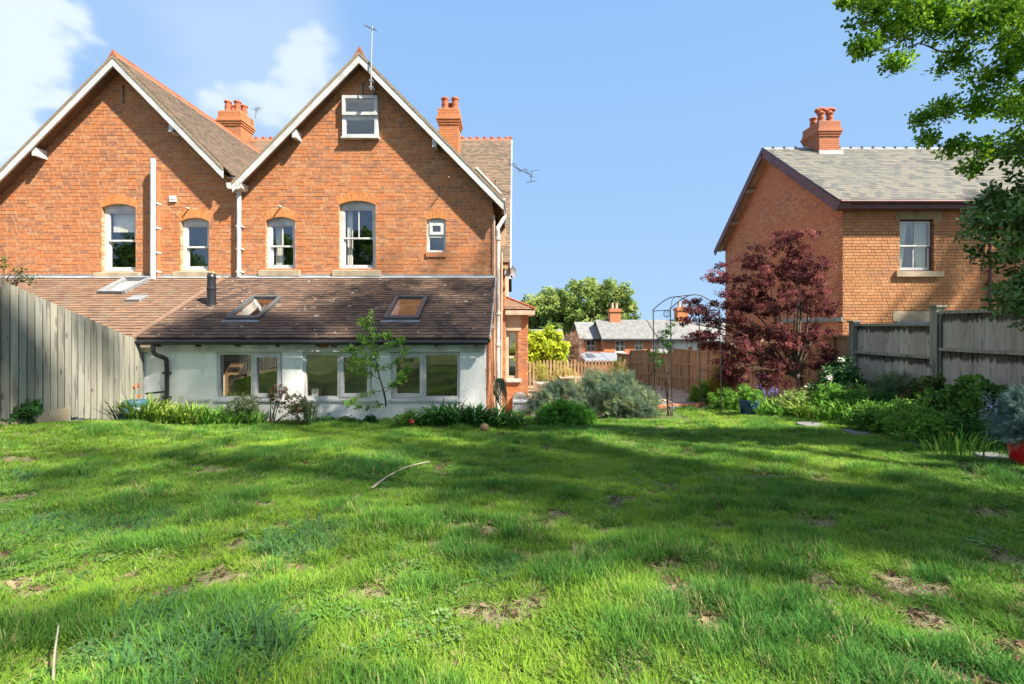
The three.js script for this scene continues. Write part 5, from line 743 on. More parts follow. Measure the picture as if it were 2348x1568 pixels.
function sprig(seed, n, { shape = 'plain', len = 0.3, wid = 0.2, spread = 0.5, up = 0.3, along = 1 } = {}) {   // leaves round a short twig along +y, about one unit long
  const r = rand(seed), pos = []; for (let i = 0; i < n; i++) { const t = (i + 0.5) / n, a = i * 2.4 + r() * 0.8, dir = V(Math.cos(a), up + r() * 0.5, Math.sin(a)).normalize(), base = V((r() - 0.5) * spread * 0.5, t * along - 0.4, (r() - 0.5) * spread * 0.5).addScaledVector(dir, spread * 0.25); const nor = V(0, 1, 0).addScaledVector(dir, -dir.y).add(randDir(r).multiplyScalar(0.45)).normalize(); leafTris(pos, base, dir, nor, len * (0.75 + 0.5 * r()), wid * (0.75 + 0.5 * r()), shape); }
  return fromTris(pos);
}
function scatter(name, parent, geo, mat, list) {                           // list of { p, s, q, c }
  const m = new THREE.InstancedMesh(geo, mat, list.length); if (parent !== scene) m.userData.kind = 'stuff'; const mx = new THREE.Matrix4(), sc = V(1, 1, 1); m.name = parent === scene ? numbered(name) : name; m.castShadow = m.receiveShadow = true;
  list.forEach((k, i) => { mx.compose(k.p, k.q, typeof k.s === 'number' ? sc.setScalar(k.s) : k.s); m.setMatrixAt(i, mx); m.setColorAt(i, k.c); });
  parent.add(m); return m;
}
const UP = V(0, 1, 0);
function tint(r, list, vary = 0.25) { const a = list[Math.floor(r() * list.length)], k = 1 - vary / 2 + vary * r(); return lin(a[0] * k * (0.92 + 0.16 * r()), a[1] * k, a[2] * k); }
function crownList({ blobs, clumps, per, spread, size, colours, seed, shell = 0.55, flat = 0.8, clip }) {
  const r = rand(seed), out = [], tot = blobs.reduce((s, b) => s + b.r[0] * b.r[1] * b.r[2] * (b.w ?? 1), 0);
  for (const b of blobs) { const n = b.n ?? Math.max(1, Math.round(clumps * b.r[0] * b.r[1] * b.r[2] * (b.w ?? 1) / tot)); for (let i = 0; i < n; i++) {
    const d = randDir(r), sh = b.shell ?? shell, k = Math.pow(sh + (1 - sh) * r(), b.shell ? 0.5 : 0.8), c = V(b.c[0] + d.x * b.r[0] * k, b.c[1] + d.y * b.r[1] * k, b.c[2] + d.z * b.r[2] * k), big = 0.6 + 0.8 * r(), base = colours[Math.floor(r() * colours.length)];
    for (let j = 0; j < (b.per ?? per) * big; j++) { const e = randDir(r).multiplyScalar((b.sp ?? spread) * big * Math.pow(r(), 0.45)); e.y *= flat; const p = c.clone().add(e); if (clip && !clip(p)) continue; const g = e.clone().normalize().multiplyScalar(0.7).add(d.clone().multiplyScalar(0.3)).add(randDir(r).multiplyScalar(0.7)); g.y += 0.3; const q = new THREE.Quaternion().setFromUnitVectors(UP, g.normalize()); const cc = r() < 0.65 ? base : colours[Math.floor(r() * colours.length)], f = 0.78 + 0.44 * r(); out.push({ p, s: size * (0.7 + 0.6 * r()), q, c: lin(cc[0] * f, cc[1] * f, cc[2] * f) }); } } }
  return out;
}
function limbs(root, fork, ends, r0, seed, kind = bark) { const r = rand(seed), g = []; ends.forEach((e) => { const a = fork.clone().lerp(root, r() * 0.25), mid = a.clone().lerp(e, 0.5).add(V((r() - 0.5) * 0.3, 0.12 + 0.2 * r(), (r() - 0.5) * 0.3).multiplyScalar(a.distanceTo(e) * 0.4)); g.push(sweep(curve([a, mid, e], 8), r0 * (0.35 + 0.2 * r()), r0 * 0.06, 5)); }); return g; }
function tree(name, label, category, { root, fork, r0, blobs, group, limbN = 14, seed, sprigGeo, mat = LEAF, barkMat = bark, ...c }) {
  const t = thing(name, label, category, group), list = crownList({ blobs, seed, ...c }), r = rand(seed + 5);
  mesh('trunk', sweep(curve([root, root.clone().lerp(fork, 0.5).add(V((r() - 0.5) * 0.12, 0, (r() - 0.5) * 0.12)), fork], 10), (u) => r0 * (1.25 - 0.6 * u), 0, 9), barkMat, t);
  const ends = []; for (let i = 0; i < limbN; i++) { const k = list[Math.floor(r() * list.length)]; if (k) ends.push(k.p.clone()); } mesh('limbs', limbs(root, fork, ends, r0, seed), barkMat, t);
  scatter('crown', t, sprigGeo, mat, list); return rebase(t, root.clone());
}
const sg = { oak: sprig(1, 7, { shape: 'oak', len: 0.62, wid: 0.42, spread: 0.7, up: 0.2 }), broad: sprig(2, 8, { shape: 'plain', len: 0.5, wid: 0.34, spread: 0.6 }), maple: sprig(3, 7, { shape: 'palm', len: 0.55, wid: 0.5, spread: 0.7, up: 0.05 }), laurel: sprig(4, 9, { shape: 'plain', len: 0.55, wid: 0.24, spread: 0.3, up: 0.5 }), needle: sprig(5, 26, { shape: 'narrow', len: 0.4, wid: 0.045, spread: 0.12, up: 0.7 }), fine: sprig(6, 14, { shape: 'narrow', len: 0.36, wid: 0.12, spread: 0.4, up: 0.5 }), birch: sprig(7, 6, { shape: 'plain', len: 0.5, wid: 0.42, spread: 0.7, up: 0.0 }), herb: sprig(8, 9, { shape: 'plain', len: 0.6, wid: 0.2, spread: 0.25, up: 0.7 }) };

// tall tree beyond the right of the frame: its shade lies over the lawn and the lean-to
tree('shade_tree', 'tall broadleaf tree shading the lawn from the right', 'tree', { root: V(13.5, 0.2, 3.2), fork: V(13, 10.5, 2.6), r0: 0.38, seed: 411, limbN: 30, sprigGeo: sg.broad, blobs: [{ c: [9.5, 17, -3.1], r: [3.1, 2.0, 3.4], n: 18 }, { c: [9.4, 17.8, -3.8], r: [2.8, 1.5, 2.4], n: 12 }, { c: [11.4, 17, 4.5], r: [6.2, 1.9, 4.5], n: 85, per: 4, sp: 1.5, shell: 0.02 }, { c: [7.4, 16.6, 2.2], r: [2.6, 1.3, 2.4], n: 18, per: 4, sp: 1.3, shell: 0.02 }, { c: [3.8, 16.9, -0.4], r: [1.1, 1.0, 1.4], n: 6, sp: 0.6 }, { c: [5.5, 17.2, -2.9], r: [1.5, 0.8, 0.6], n: 15, sp: 0.5 }, { c: [16.5, 16.5, 4], r: [3.5, 1.6, 4.0], n: 9, per: 3, sp: 1.8 }], clumps: 150, per: 26, spread: 1.1, size: 0.34, colours: [[0.05, 0.12, 0.018], [0.07, 0.15, 0.02], [0.09, 0.17, 0.025]], shell: 0.3 });
tree('shade_tree', 'broadleaf tree in the next garden shading the neighbouring house', 'tree', { root: V(23.5, -0.5, -10.5), fork: V(23, 7.5, -10.8), r0: 0.25, seed: 431, limbN: 16, sprigGeo: sg.broad, blobs: [{ c: [22.9, 11.3, -10.9], r: [3.2, 3.0, 3.0] }, { c: [25.5, 9.5, -9.5], r: [2.6, 2.4, 2.5] }], clumps: 60, per: 34, spread: 0.7, size: 0.36, colours: [[0.05, 0.12, 0.018], [0.07, 0.15, 0.02]], shell: 0.35 });
{ // the oak whose boughs hang into the top right corner
  const t = thing('oak_tree', 'oak tree with fresh green boughs hanging into the top right corner', 'tree'), r = rand(77), root = V(8.8, H(7.2, -2.6), -2.6), fork = V(8.2, 5.2, -3.2), list = [], wood = [];
  const cl = [[2010, 22, 70, 6.0], [2075, 55, 78, 6.2], [1975, 112, 40, 6.0], [2052, 148, 36, 6.1], [2135, 32, 72, 6.2], [2215, 52, 82, 6.1], [2305, 30, 88, 6.0], [2190, 142, 48, 6.4], [2265, 180, 52, 6.2], [2338, 120, 66, 6.0], [2165, 250, 40, 6.5], [2112, 272, 28, 6.5], [2238, 245, 44, 6.4], [2325, 240, 58, 6.2], [2128, 318, 24, 6.5], [2190, 338, 34, 6.5], [2255, 345, 40, 6.4], [1938, 8, 22, 6.0], [2330, 330, 50, 6.3], [2035, -60, 90, 6.2], [2180, -70, 110, 6.2], [2400, 60, 110, 5.6], [2420, 220, 100, 5.6], [2230, 385, 26, 6.4]];
  cl.forEach(([px, py, rad, d]) => {
    const c = at(px, py, d), R0 = 0.92 * rad * d / F, n = Math.round(18 + rad * rad * 0.024);
    for (let j = 0; j < n; j++) { const e = randDir(r).multiplyScalar(R0 * Math.pow(r(), 0.6)); e.y *= 0.72; e.x *= 1.15; const g = randDir(r).multiplyScalar(0.8); g.y += 0.15; const f = 0.75 + 0.5 * r(), cc = [[0.14, 0.30, 0.022], [0.2, 0.38, 0.028], [0.085, 0.2, 0.02], [0.28, 0.45, 0.04]][Math.floor(r() * 4)]; list.push({ p: c.clone().add(e), s: 0.1 * (0.6 + 0.8 * r()), q: new THREE.Quaternion().setFromUnitVectors(UP, g.normalize()), c: lin(cc[0] * f, cc[1] * f, cc[2] * f) }); }
    for (let k = 0; k < 9; k++) { const e = randDir(r).multiplyScalar(R0 * (0.6 + 0.35 * r())); wood.push(sweep([c.clone(), c.clone().addScaledVector(e, 0.5).add(V(0, 0.02, 0)), c.clone().add(e)], 0.006, 0.002, 4)); }
  });
  for (const [pts, w] of [[[[2420, -60, 5.8], [2240, 10, 6], [2120, 60, 6.1], [2040, 110, 6.1], [1970, 118, 6]], 0.022], [[[2430, 20, 5.7], [2280, 70, 6.1], [2180, 120, 6.3], [2100, 100, 6.2], [2050, 150, 6.1]], 0.018], [[[2430, 130, 5.7], [2320, 200, 6.2], [2240, 240, 6.4], [2170, 250, 6.5], [2110, 275, 6.5]], 0.018], [[[2430, 250, 5.8], [2330, 290, 6.3], [2250, 335, 6.4], [2180, 340, 6.5], [2125, 325, 6.5]], 0.015], [[[2240, 10, 6], [2150, -20, 6.1], [2030, 10, 6], [1935, 5, 6]], 0.012]]) { const p = pts.map((q) => at(...q)); wood.push(sweep(curve(p, 18), w, 0.003, 6)); if (pts[0][0] > 2400) wood.push(sweep(curve([fork.clone(), fork.clone().lerp(p[0], 0.5).add(V(0, 0.3, 0)), p[0]], 8), 0.07, w, 6)); }
  mesh('trunk', sweep(curve([root, V(8.5, 2.6, -2.8), fork], 10), (u) => 0.26 - 0.14 * u, 0, 10), bark, t); mesh('boughs', wood, bark, t);
  list.push(...crownList({ blobs: [{ c: [8.4, 7.4, -3.0], r: [2.4, 1.7, 2.0] }], clumps: 8, per: 22, spread: 0.8, size: 0.17, colours: [[0.10, 0.235, 0.02], [0.14, 0.30, 0.022], [0.075, 0.185, 0.02]], seed: 91 }));
  scatter('crown', t, sg.oak, LEAF, list); rebase(t, root);
}
tree('evergreen_tree', 'dark glossy evergreen tree leaning over the right fence', 'tree', { root: V(7.0, H(7, -5.7), -5.7), fork: V(6.7, 2.1, -5.8), r0: 0.09, seed: 451, limbN: 26, sprigGeo: sg.laurel, mat: GLOSS, blobs: [{ c: [6.6, 3.0, -5.85], r: [0.68, 0.9, 0.7] }, { c: [6.8, 4.0, -5.85], r: [0.42, 0.7, 0.5] }, { c: [6.62, 2.3, -5.8], r: [0.48, 0.5, 0.5] }, { c: [6.1, 3.3, -5.9], r: [0.22, 0.3, 0.25] }, { c: [7.05, 3.2, -5.8], r: [0.6, 1.2, 0.7] }], clumps: 120, per: 20, spread: 0.22, size: 0.15, colours: [[0.07, 0.15, 0.028], [0.095, 0.185, 0.036], [0.05, 0.115, 0.024], [0.14, 0.23, 0.05]], shell: 0.45 });
tree('red_maple', 'dark red Japanese maple against the brown fence', 'tree', { root: V(6.55, H(6.5, -11) - 0.05, -11), fork: V(6.45, 0.95, -11.05), r0: 0.07, seed: 461, limbN: 34, sprigGeo: sg.maple, mat: SOFT, barkMat: paleBark,
  blobs: [{ c: [6.1, 2.85, -11.1], r: [0.9, 0.95, 0.8] }, { c: [6.65, 3.35, -11.1], r: [0.6, 0.6, 0.6] }, { c: [6.85, 2.5, -10.9], r: [0.5, 0.8, 0.6] }, { c: [5.3, 2.5, -11.3], r: [0.75, 0.85, 0.7] }, { c: [4.7, 1.75, -11.4], r: [0.6, 0.5, 0.6], w: 1.8 }, { c: [4.25, 2.3, -11.5], r: [0.35, 0.4, 0.4], w: 3 }, { c: [5.55, 1.5, -11.0], r: [0.85, 0.65, 0.7], w: 1.2 }, { c: [6.6, 1.45, -10.9], r: [0.8, 0.6, 0.6], w: 1.2 }, { c: [5.1, 0.95, -11.1], r: [0.5, 0.45, 0.5], w: 2 }, { c: [6.0, 0.85, -10.8], r: [0.5, 0.35, 0.4], w: 2 }, { c: [5.55, 3.5, -11.2], r: [0.28, 0.35, 0.3], w: 4 }, { c: [4.9, 3.15, -11.3], r: [0.25, 0.3, 0.25], w: 5 }, { c: [6.45, 3.95, -11.1], r: [0.45, 0.22, 0.3], w: 4 }], clumps: 190, per: 19, spread: 0.26, size: 0.086, flat: 0.36, colours: [[0.10, 0.028, 0.034], [0.14, 0.042, 0.045], [0.065, 0.02, 0.03], [0.22, 0.07, 0.065]], shell: 0.35 });
tree('far_tree', 'large feathery green tree rising behind the far roofs', 'tree', { root: V(X(1330, 78), FARY, -78), fork: V(X(1330, 78), Y(740, 78), -78), r0: 0.7, seed: 471, limbN: 40, sprigGeo: sg.broad, blobs: [[1345, 690, 62, 46], [1290, 690, 48, 36], [1395, 680, 46, 36], [1240, 715, 40, 34], [1415, 715, 40, 30], [1200, 735, 26, 26], [1320, 735, 90, 28], [1270, 745, 70, 24], [1385, 740, 60, 22], [1215, 690, 22, 12]].map(([px, py, a, b]) => ({ c: at(px, py, 78).toArray(), r: [a * 78 / F, b * 78 / F, 4] })), clumps: 210, per: 24, spread: 1.0, size: 0.72, colours: [[0.19, 0.28, 0.07], [0.23, 0.32, 0.085], [0.16, 0.25, 0.065], [0.28, 0.34, 0.1]], shell: 0.5 });

// shrubs: thing > stems, foliage
function shrub(name, label, { x, z, y, blobs, colours, n = 40, per = 18, spread = 0.12, size = 0.12, geo = sg.broad, mat = LEAF, seed, group, stems = 7, category = 'shrub', sink = 0.02, stemMat = bark, shell = 0.5, flat = 0.9 }) {
  const t = thing(name, label, category, group), base = V(x, (y ?? H(x, z)) - sink, z), list = crownList({ blobs: blobs.map((b) => ({ c: [x + b[0], base.y + b[1], z + b[2]], r: [b[3], b[4], b[5]] })), clumps: n, per, spread, size, colours, seed, shell, flat, clip: (p) => p.y > base.y }), r = rand(seed + 3), g = [];
  for (let i = 0; i < stems && list.length; i++) { const e = list[Math.floor(r() * list.length)].p; g.push(sweep([base.clone().add(V((r() - 0.5) * 0.08, 0, (r() - 0.5) * 0.08)), base.clone().lerp(e, 0.5).add(V(0, 0.04, 0)), e.clone()], 0.012, 0.003, 5)); }
  if (g.length) mesh('stems', g, stemMat, t); scatter('foliage', t, geo, mat, list); return rebase(t, base);
}
function straps(name, label, { x, z, y, n = 60, len = 0.5, wid = 0.025, spread = 0.25, colours, seed, group, arch = 0.55, category = 'plant', flowers, upright = 1 }) {
  const r = rand(seed), by = (y ?? H(x, z)) - 0.01, t = thing(name, label, category, group), tones = colours.map(() => []);
  for (let i = 0; i < n; i++) { const a = r() * 6.283, q = spread * Math.sqrt(r()), bxx = x + q * Math.cos(a), bz = z + q * Math.sin(a), by2 = (y !== undefined ? y : H(bxx, bz)) - 0.01, L = len * (0.65 + 0.5 * r()), out = V(Math.cos(a + (r() - 0.5)), 0, Math.sin(a + (r() - 0.5))), k = arch * (0.4 + 0.9 * r()), side = V(-out.z, 0, out.x), w = wid * (0.7 + 0.6 * r()), P5 = [];
    for (let j = 0; j <= 4; j++) { const u = j / 4; P5.push(V(bxx, by2, bz).addScaledVector(out, L * k * u * u).add(V(0, L * upright * (u - k * 0.62 * u * u * u), 0))); }
    const pos = tones[Math.floor(r() * tones.length)], W = [0.6, 1, 0.95, 0.6, 0.02]; for (let j = 0; j < 4; j++) { const A = P5[j].clone().addScaledVector(side, w * W[j]), B = P5[j].clone().addScaledVector(side, -w * W[j]), C = P5[j + 1].clone().addScaledVector(side, w * W[j + 1]), D = P5[j + 1].clone().addScaledVector(side, -w * W[j + 1]); for (const v of [A, B, C, B, D, C]) pos.push(v.x, v.y, v.z); } }
  tones.forEach((pos, i) => { if (!pos.length) return; const m = leafMat(1, 0.25); m.color.setRGB(...colours[i]); mesh('leaves', fromTris(pos), m, t); });
  if (flowers) for (let i = 0; i < flowers.n; i++) { const a = r() * 6.283, q = spread * r(), h = len * (flowers.h ?? 1.1) * (0.8 + 0.4 * r()), fx = x + q * Math.cos(a), fz = z + q * Math.sin(a), st = mesh('flower_stem', sweep([V(fx, by, fz), V(fx + 0.02, by + h, fz)], 0.005, 0.004, 4), std(lin(0.08, 0.16, 0.04)), t), pos = []; for (let k = 0; k < 9; k++) leafTris(pos, V(fx + 0.02, by + h - flowers.drop * r(), fz), randDir(r), UP, flowers.size, flowers.size * 0.7, 'plain', 0.2, 0.2); const m = leafMat(1, 0.3); m.color.setRGB(...flowers.c); mesh('flower', fromTris(pos), m, t); }
  return rebase(t, V(x, by, z));
}
const gy = [[0.22, 0.33, 0.05], [0.28, 0.37, 0.06], [0.16, 0.28, 0.045]], gm = [[0.13, 0.29, 0.04], [0.17, 0.36, 0.055], [0.1, 0.23, 0.04]], gd = [[0.05, 0.145, 0.03], [0.07, 0.19, 0.042], [0.04, 0.115, 0.028]];
// in front of the lean-to, left to right
[[330, 9.3, 0.62, 'daylily clump beside the water butt', gy, { n: 3, c: [0.75, 0.16, 0.02], size: 0.05, drop: 0.02, h: 0.95 }], [385, 9.25, 0.52, 'bright daylily clump below the black downpipe', gy], [440, 9.2, 0.46, 'bright daylily clump left of the first kitchen window', gy], [490, 9.2, 0.42, 'leafy green clump below the left edge of the first kitchen window', gm], [545, 9.25, 0.42, 'fresh green clump below the first kitchen window', gm, { n: 4, c: [0.6, 0.6, 0.45], size: 0.03, drop: 0.02, h: 1 }]].forEach(([px, d, len, label, colours, flowers], i) => straps('daylily', label, { x: X(px, d), z: -d, n: 150, len: len * 1.2, wid: 0.018, spread: 0.28, colours, seed: 500 + i, flowers, group: 'clumps below the kitchen windows' }));
straps('lily_plant', 'upright lily shoots right of the first kitchen window', { x: X(588, 9.2), z: -9.2, n: 70, len: 0.45, wid: 0.02, spread: 0.16, colours: gm, seed: 510, arch: 0.5 });
straps('iris', 'thin upright iris blades between the first two kitchen windows', { x: X(712, 9.25), z: -9.25, n: 26, len: 0.62, wid: 0.011, spread: 0.1, colours: [[0.05, 0.12, 0.05], [0.08, 0.15, 0.07]], seed: 511, arch: 0.3 });
straps('iris', 'sparse iris blades beside the birch sapling', { x: X(935, 9.2), z: -9.2, n: 22, len: 0.5, wid: 0.01, spread: 0.12, colours: [[0.05, 0.12, 0.05], [0.09, 0.12, 0.06]], seed: 512, arch: 0.3 });
shrub('perennial', 'grey-leaved perennial below the first kitchen window', { x: X(560, 9.3), z: -9.3, blobs: [[0, 0.28, 0, 0.28, 0.26, 0.2]], colours: [[0.12, 0.17, 0.09], [0.16, 0.2, 0.11]], n: 24, per: 12, size: 0.09, geo: sg.herb, seed: 521, category: 'plant' });
{ const t = shrub('rose_bush', 'straggly rose bush leaning right below the first kitchen window', { x: X(620, 9.35), z: -9.35, blobs: [[0.1, 0.62, 0, 0.25, 0.14, 0.15], [0.42, 0.42, 0, 0.35, 0.2, 0.15], [0.3, 0.75, 0, 0.1, 0.12, 0.1]], colours: [[0.11, 0.13, 0.05], [0.15, 0.16, 0.06], [0.2, 0.1, 0.06]], n: 26, per: 6, size: 0.07, spread: 0.09, geo: sg.broad, seed: 522, stems: 9 }); }
shrub('rose_bush', 'thin leafy stems in front of the white wall left of the middle window', { x: X(690, 9.4), z: -9.4, blobs: [[0, 0.35, 0, 0.22, 0.25, 0.12]], colours: [[0.1, 0.15, 0.06], [0.14, 0.18, 0.08]], n: 16, per: 7, size: 0.06, spread: 0.08, seed: 523, stems: 7 });
[[745, 'first'], [800, 'second'], [850, 'third']].forEach(([px, k], i) => shrub('ground_cover', `${k} low dark plant from the left at the foot of the white wall`, { x: X(px, 9.45), z: -9.45, blobs: [[0, 0.05, 0, 0.22, 0.1, 0.14]], colours: gd, n: 14, per: 12, size: 0.07, spread: 0.07, seed: 530 + i, stems: 0, category: 'plant' }));
{ const t = shrub('peony', 'small shrub with a single pink bloom below the third kitchen window', { x: X(945, 9.15), z: -9.15, blobs: [[0, 0.16, 0, 0.25, 0.16, 0.15]], colours: gm, n: 16, per: 9, size: 0.08, spread: 0.08, seed: 540, stems: 5, category: 'plant' }), pos = [], r = rand(3); for (let k = 0; k < 22; k++) leafTris(pos, V(0.02, 0.18, 0.16), randDir(r), UP, 0.06, 0.05, 'plain'); const m = leafMat(1, 0.3); m.color.setRGB(0.75, 0.16, 0.2); mesh('flower', fromTris(pos), m, t); }
[[1005, 9.25, 0.5], [1045, 9.15, 0.52], [1090, 9.15, 0.5], [1135, 9.2, 0.42], [1175, 9.15, 0.34]].forEach(([px, d, len], i) => straps('agapanthus', ['leftmost agapanthus clump under the third kitchen window', 'big dark agapanthus clump under the right end of the third window', 'agapanthus clump just left of the ball', 'agapanthus clump just right of the ball', 'lighter low clump at the end of the agapanthus row'][i], { x: X(px, d), z: -d, n: 150, len: len * 1.2, wid: 0.02, spread: 0.24, colours: i === 4 ? gm : [[0.045, 0.14, 0.03], [0.065, 0.18, 0.04], [0.035, 0.11, 0.025]], seed: 550 + i, arch: 0.75, group: 'agapanthus clumps' }));
shrub('hebe', 'round bright green shrub at the lawn edge before the grey-green bush', { x: X(1298, 9.35), z: -9.4, blobs: [[0, 0.16, 0, 0.52, 0.27, 0.35]], colours: [[0.09, 0.27, 0.03], [0.12, 0.33, 0.04], [0.065, 0.2, 0.025]], n: 110, per: 16, size: 0.1, spread: 0.09, geo: sg.herb, seed: 560, stems: 5 });
shrub('rosemary', 'large grey-green rosemary mound beside the garden arch', { x: X(1375, 10.5), z: -10.5, y: -0.15, blobs: [[0.15, 0.62, 0, 0.7, 0.48, 0.6], [-0.7, 0.48, 0.1, 0.7, 0.46, 0.5], [0.7, 0.42, 0, 0.6, 0.42, 0.55], [-1.2, 0.32, 0.2, 0.45, 0.38, 0.4]], colours: [[0.13, 0.19, 0.12], [0.17, 0.23, 0.15], [0.1, 0.16, 0.11], [0.22, 0.27, 0.13], [0.075, 0.13, 0.10]], n: 260, per: 20, size: 0.17, spread: 0.16, geo: sg.needle, mat: SOFT, seed: 570, stems: 12 });
shrub('catmint', 'silvery low plant spilling in front of the rosemary', { x: X(1265, 9.9), z: -9.9, blobs: [[0, 0.1, 0, 0.4, 0.22, 0.25]], colours: [[0.2, 0.25, 0.19], [0.25, 0.29, 0.24]], n: 40, per: 14, size: 0.1, spread: 0.1, geo: sg.needle, seed: 571, stems: 4, category: 'plant' });
{ // young birch
  const t = thing('birch_sapling', 'slender young birch sapling in front of the lean-to', 'tree'), r = rand(9), d = 9.1, tw = (px, py, dd = 0) => at(px, py, d + dd), root = ground(882, 968), list = [], wood = [];
  mesh('trunk', sweep(curve([root, tw(880, 900), tw(866, 850), tw(857, 800), tw(850, 760), tw(846, 708)], 22), 0.02, 0.004, 7), bark, t);
  const br = [[[880, 900], [925, 870], [935, 840]], [[872, 870], [830, 850], [800, 835]], [[866, 850], [905, 830], [932, 800]], [[860, 825], [815, 800], [790, 805]], [[858, 810], [895, 790], [925, 780]], [[857, 800], [830, 780], [822, 770]], [[878, 895], [840, 905], [795, 925]], [[852, 775], [880, 770], [895, 768]], [[885, 925], [850, 935], [815, 930]], [[850, 760], [835, 745], [828, 738]], [[866, 850], [840, 830], [812, 818]], [[880, 890], [910, 880], [920, 862]]];
  const leafAt = (c, n, s) => { for (let i = 0; i < n; i++) { const cc = [[0.17, 0.33, 0.05], [0.22, 0.38, 0.07], [0.12, 0.27, 0.045]][Math.floor(r() * 3)], f = 0.8 + 0.4 * r(), g = randDir(r); g.y += 0.2; list.push({ p: c.clone().add(randDir(r).multiplyScalar(s * r())), s: 0.085 * (0.7 + 0.6 * r()), q: new THREE.Quaternion().setFromUnitVectors(UP, g.normalize()), c: lin(cc[0] * f, cc[1] * f, cc[2] * f) }); } };
  br.forEach((b) => { const dz = (r() - 0.5) * 0.5, p = [tw(...b[0]), tw(...b[1], dz * 0.5), tw(...b[2], dz)]; wood.push(sweep(curve(p, 8), 0.007, 0.002, 5)); for (let k = 2; k <= 8; k++) leafAt(new THREE.CatmullRomCurve3(p).getPoint(k / 8), 4, 0.1); });
  for (let k = 0; k < 12; k++) leafAt(tw(lerp(862, 846, k / 12), lerp(850, 706, k / 12)), 4, 0.08);
  mesh('twigs', wood, bark, t); scatter('crown', t, sg.birch, LEAF, list); rebase(t, root);
}
// by the left fence
shrub('shrub', 'dark leafy shrub at the foot of the left fence', { x: X(8, 7.35), z: -7.35, blobs: [[0, 0.22, 0, 0.36, 0.3, 0.28], [0.2, 0.1, 0.1, 0.25, 0.18, 0.2]], colours: gd, n: 60, per: 14, size: 0.1, spread: 0.09, seed: 580 });
shrub('shrub', 'small light green shrub against the left fence', { x: X(128, 8.15), z: -8.05, blobs: [[0, 0.28, 0, 0.16, 0.26, 0.12], [-0.12, 0.15, 0, 0.12, 0.14, 0.1]], colours: [[0.13, 0.25, 0.04], [0.18, 0.3, 0.05], [0.09, 0.18, 0.03]], n: 26, per: 10, size: 0.09, spread: 0.07, seed: 581 });
{ // bare climber over the fence top
  const t = thing('climber', 'half bare climber straggling over the left fence top', 'plant'), r = rand(31), g = [], list = [], root = V(-7.85, H(-7.6, -7.4), -7.5); for (let i = 0; i < 26; i++) { const a = at(rrS(r, -20, 40), 655, 7.6), b = at(rrS(r, -30, 100), rrS(r, 585, 665), rrS(r, 7.4, 8.0)); a.x = Math.min(a.x, -7.66); const m = a.clone().lerp(b, 0.5).add(V(0, 0.1, 0)); g.push(sweep(curve([a, m, b], 8), 0.006, 0.002, 4)); if (i % 3 === 0) list.push({ p: b, s: 0.1, q: new THREE.Quaternion().setFromUnitVectors(UP, randDir(r)), c: lin(0.1, 0.13, 0.03) }, { p: m, s: 0.1, q: new THREE.Quaternion().setFromUnitVectors(UP, randDir(r)), c: lin(0.12, 0.14, 0.03) }); }
  g.push(sweep([root, at(0, 655, 7.6)], 0.02, 0.01)); mesh('stems', g, bark, t); scatter('foliage', t, sg.broad, LEAF, list); rebase(t, root);
}
function rrS(r, a, b) { return a + (b - a) * r(); }
// beyond the lawn
shrub('golden_shrub', 'glowing yellow-green shrub beyond the picket fence', { x: X(1245, 23.5), z: -23.5, y: -1, blobs: [[0, 1.9, 0, 1.1, 1.0, 0.9], [-0.6, 1.6, 0, 0.8, 1.0, 0.8], [0.5, 1.4, 0, 0.6, 0.75, 0.7]], colours: [[0.36, 0.44, 0.03], [0.43, 0.48, 0.035], [0.27, 0.36, 0.03]], n: 130, per: 18, size: 0.26, spread: 0.26, seed: 590 });
shrub('twiggy_shrub', 'brown twiggy shrub beside the golden one', { x: X(1312, 24.5), z: -24.5, y: -1, blobs: [[0, 1.6, 0, 0.55, 1.1, 0.5]], colours: [[0.3, 0.17, 0.12], [0.36, 0.22, 0.16], [0.22, 0.15, 0.09]], n: 60, per: 9, size: 0.2, spread: 0.22, geo: sg.fine, seed: 591, stems: 16 });
shrub('potted_shrub', 'wispy yellowish shrub in the white pot', { x: P.white.x, z: P.white.z, y: PAT + 0.44, blobs: [[0, 0.45, 0, 0.3, 0.4, 0.3]], colours: [[0.42, 0.42, 0.08], [0.34, 0.36, 0.1]], n: 30, per: 8, size: 0.14, spread: 0.14, geo: sg.fine, seed: 592 });
shrub('ornamental_grass', 'straw-yellow grasses before the picket fence', { x: X(1290, 20), z: -20, y: PAT, blobs: [[0, 0.5, 0, 0.55, 0.5, 0.3]], colours: [[0.5, 0.4, 0.18], [0.45, 0.4, 0.12]], n: 50, per: 9, size: 0.24, spread: 0.2, geo: sg.fine, seed: 593, category: 'plant' });
shrub('conifer', 'feathery green conifer beside the picket fence end', { x: X(1418, 20), z: -20, y: PAT, blobs: [[0, 0.7, 0, 0.32, 0.7, 0.3]], colours: [[0.2, 0.22, 0.04], [0.15, 0.17, 0.04]], n: 40, per: 12, size: 0.18, spread: 0.15, geo: sg.needle, seed: 594 });
shrub('perennial', 'green clump by the patio edge beyond the rosemary', { x: X(1462, 14.5), z: -14.5, y: PAT, blobs: [[0, 0.35, 0, 0.65, 0.45, 0.4]], colours: [[0.14, 0.24, 0.05], [0.18, 0.28, 0.06]], n: 60, per: 12, size: 0.16, spread: 0.15, geo: sg.herb, seed: 595, category: 'plant' });
shrub('clipped_shrub', 'rounded bright green clipped shrub by the arch', { x: X(1628, 12.3), z: -12.3, y: -0.35, blobs: [[0, 0.4, 0, 0.48, 0.5, 0.45]], colours: [[0.12, 0.24, 0.03], [0.09, 0.19, 0.025], [0.15, 0.28, 0.04]], n: 160, per: 16, size: 0.11, spread: 0.1, geo: sg.fine, seed: 596, shell: 0.75 });
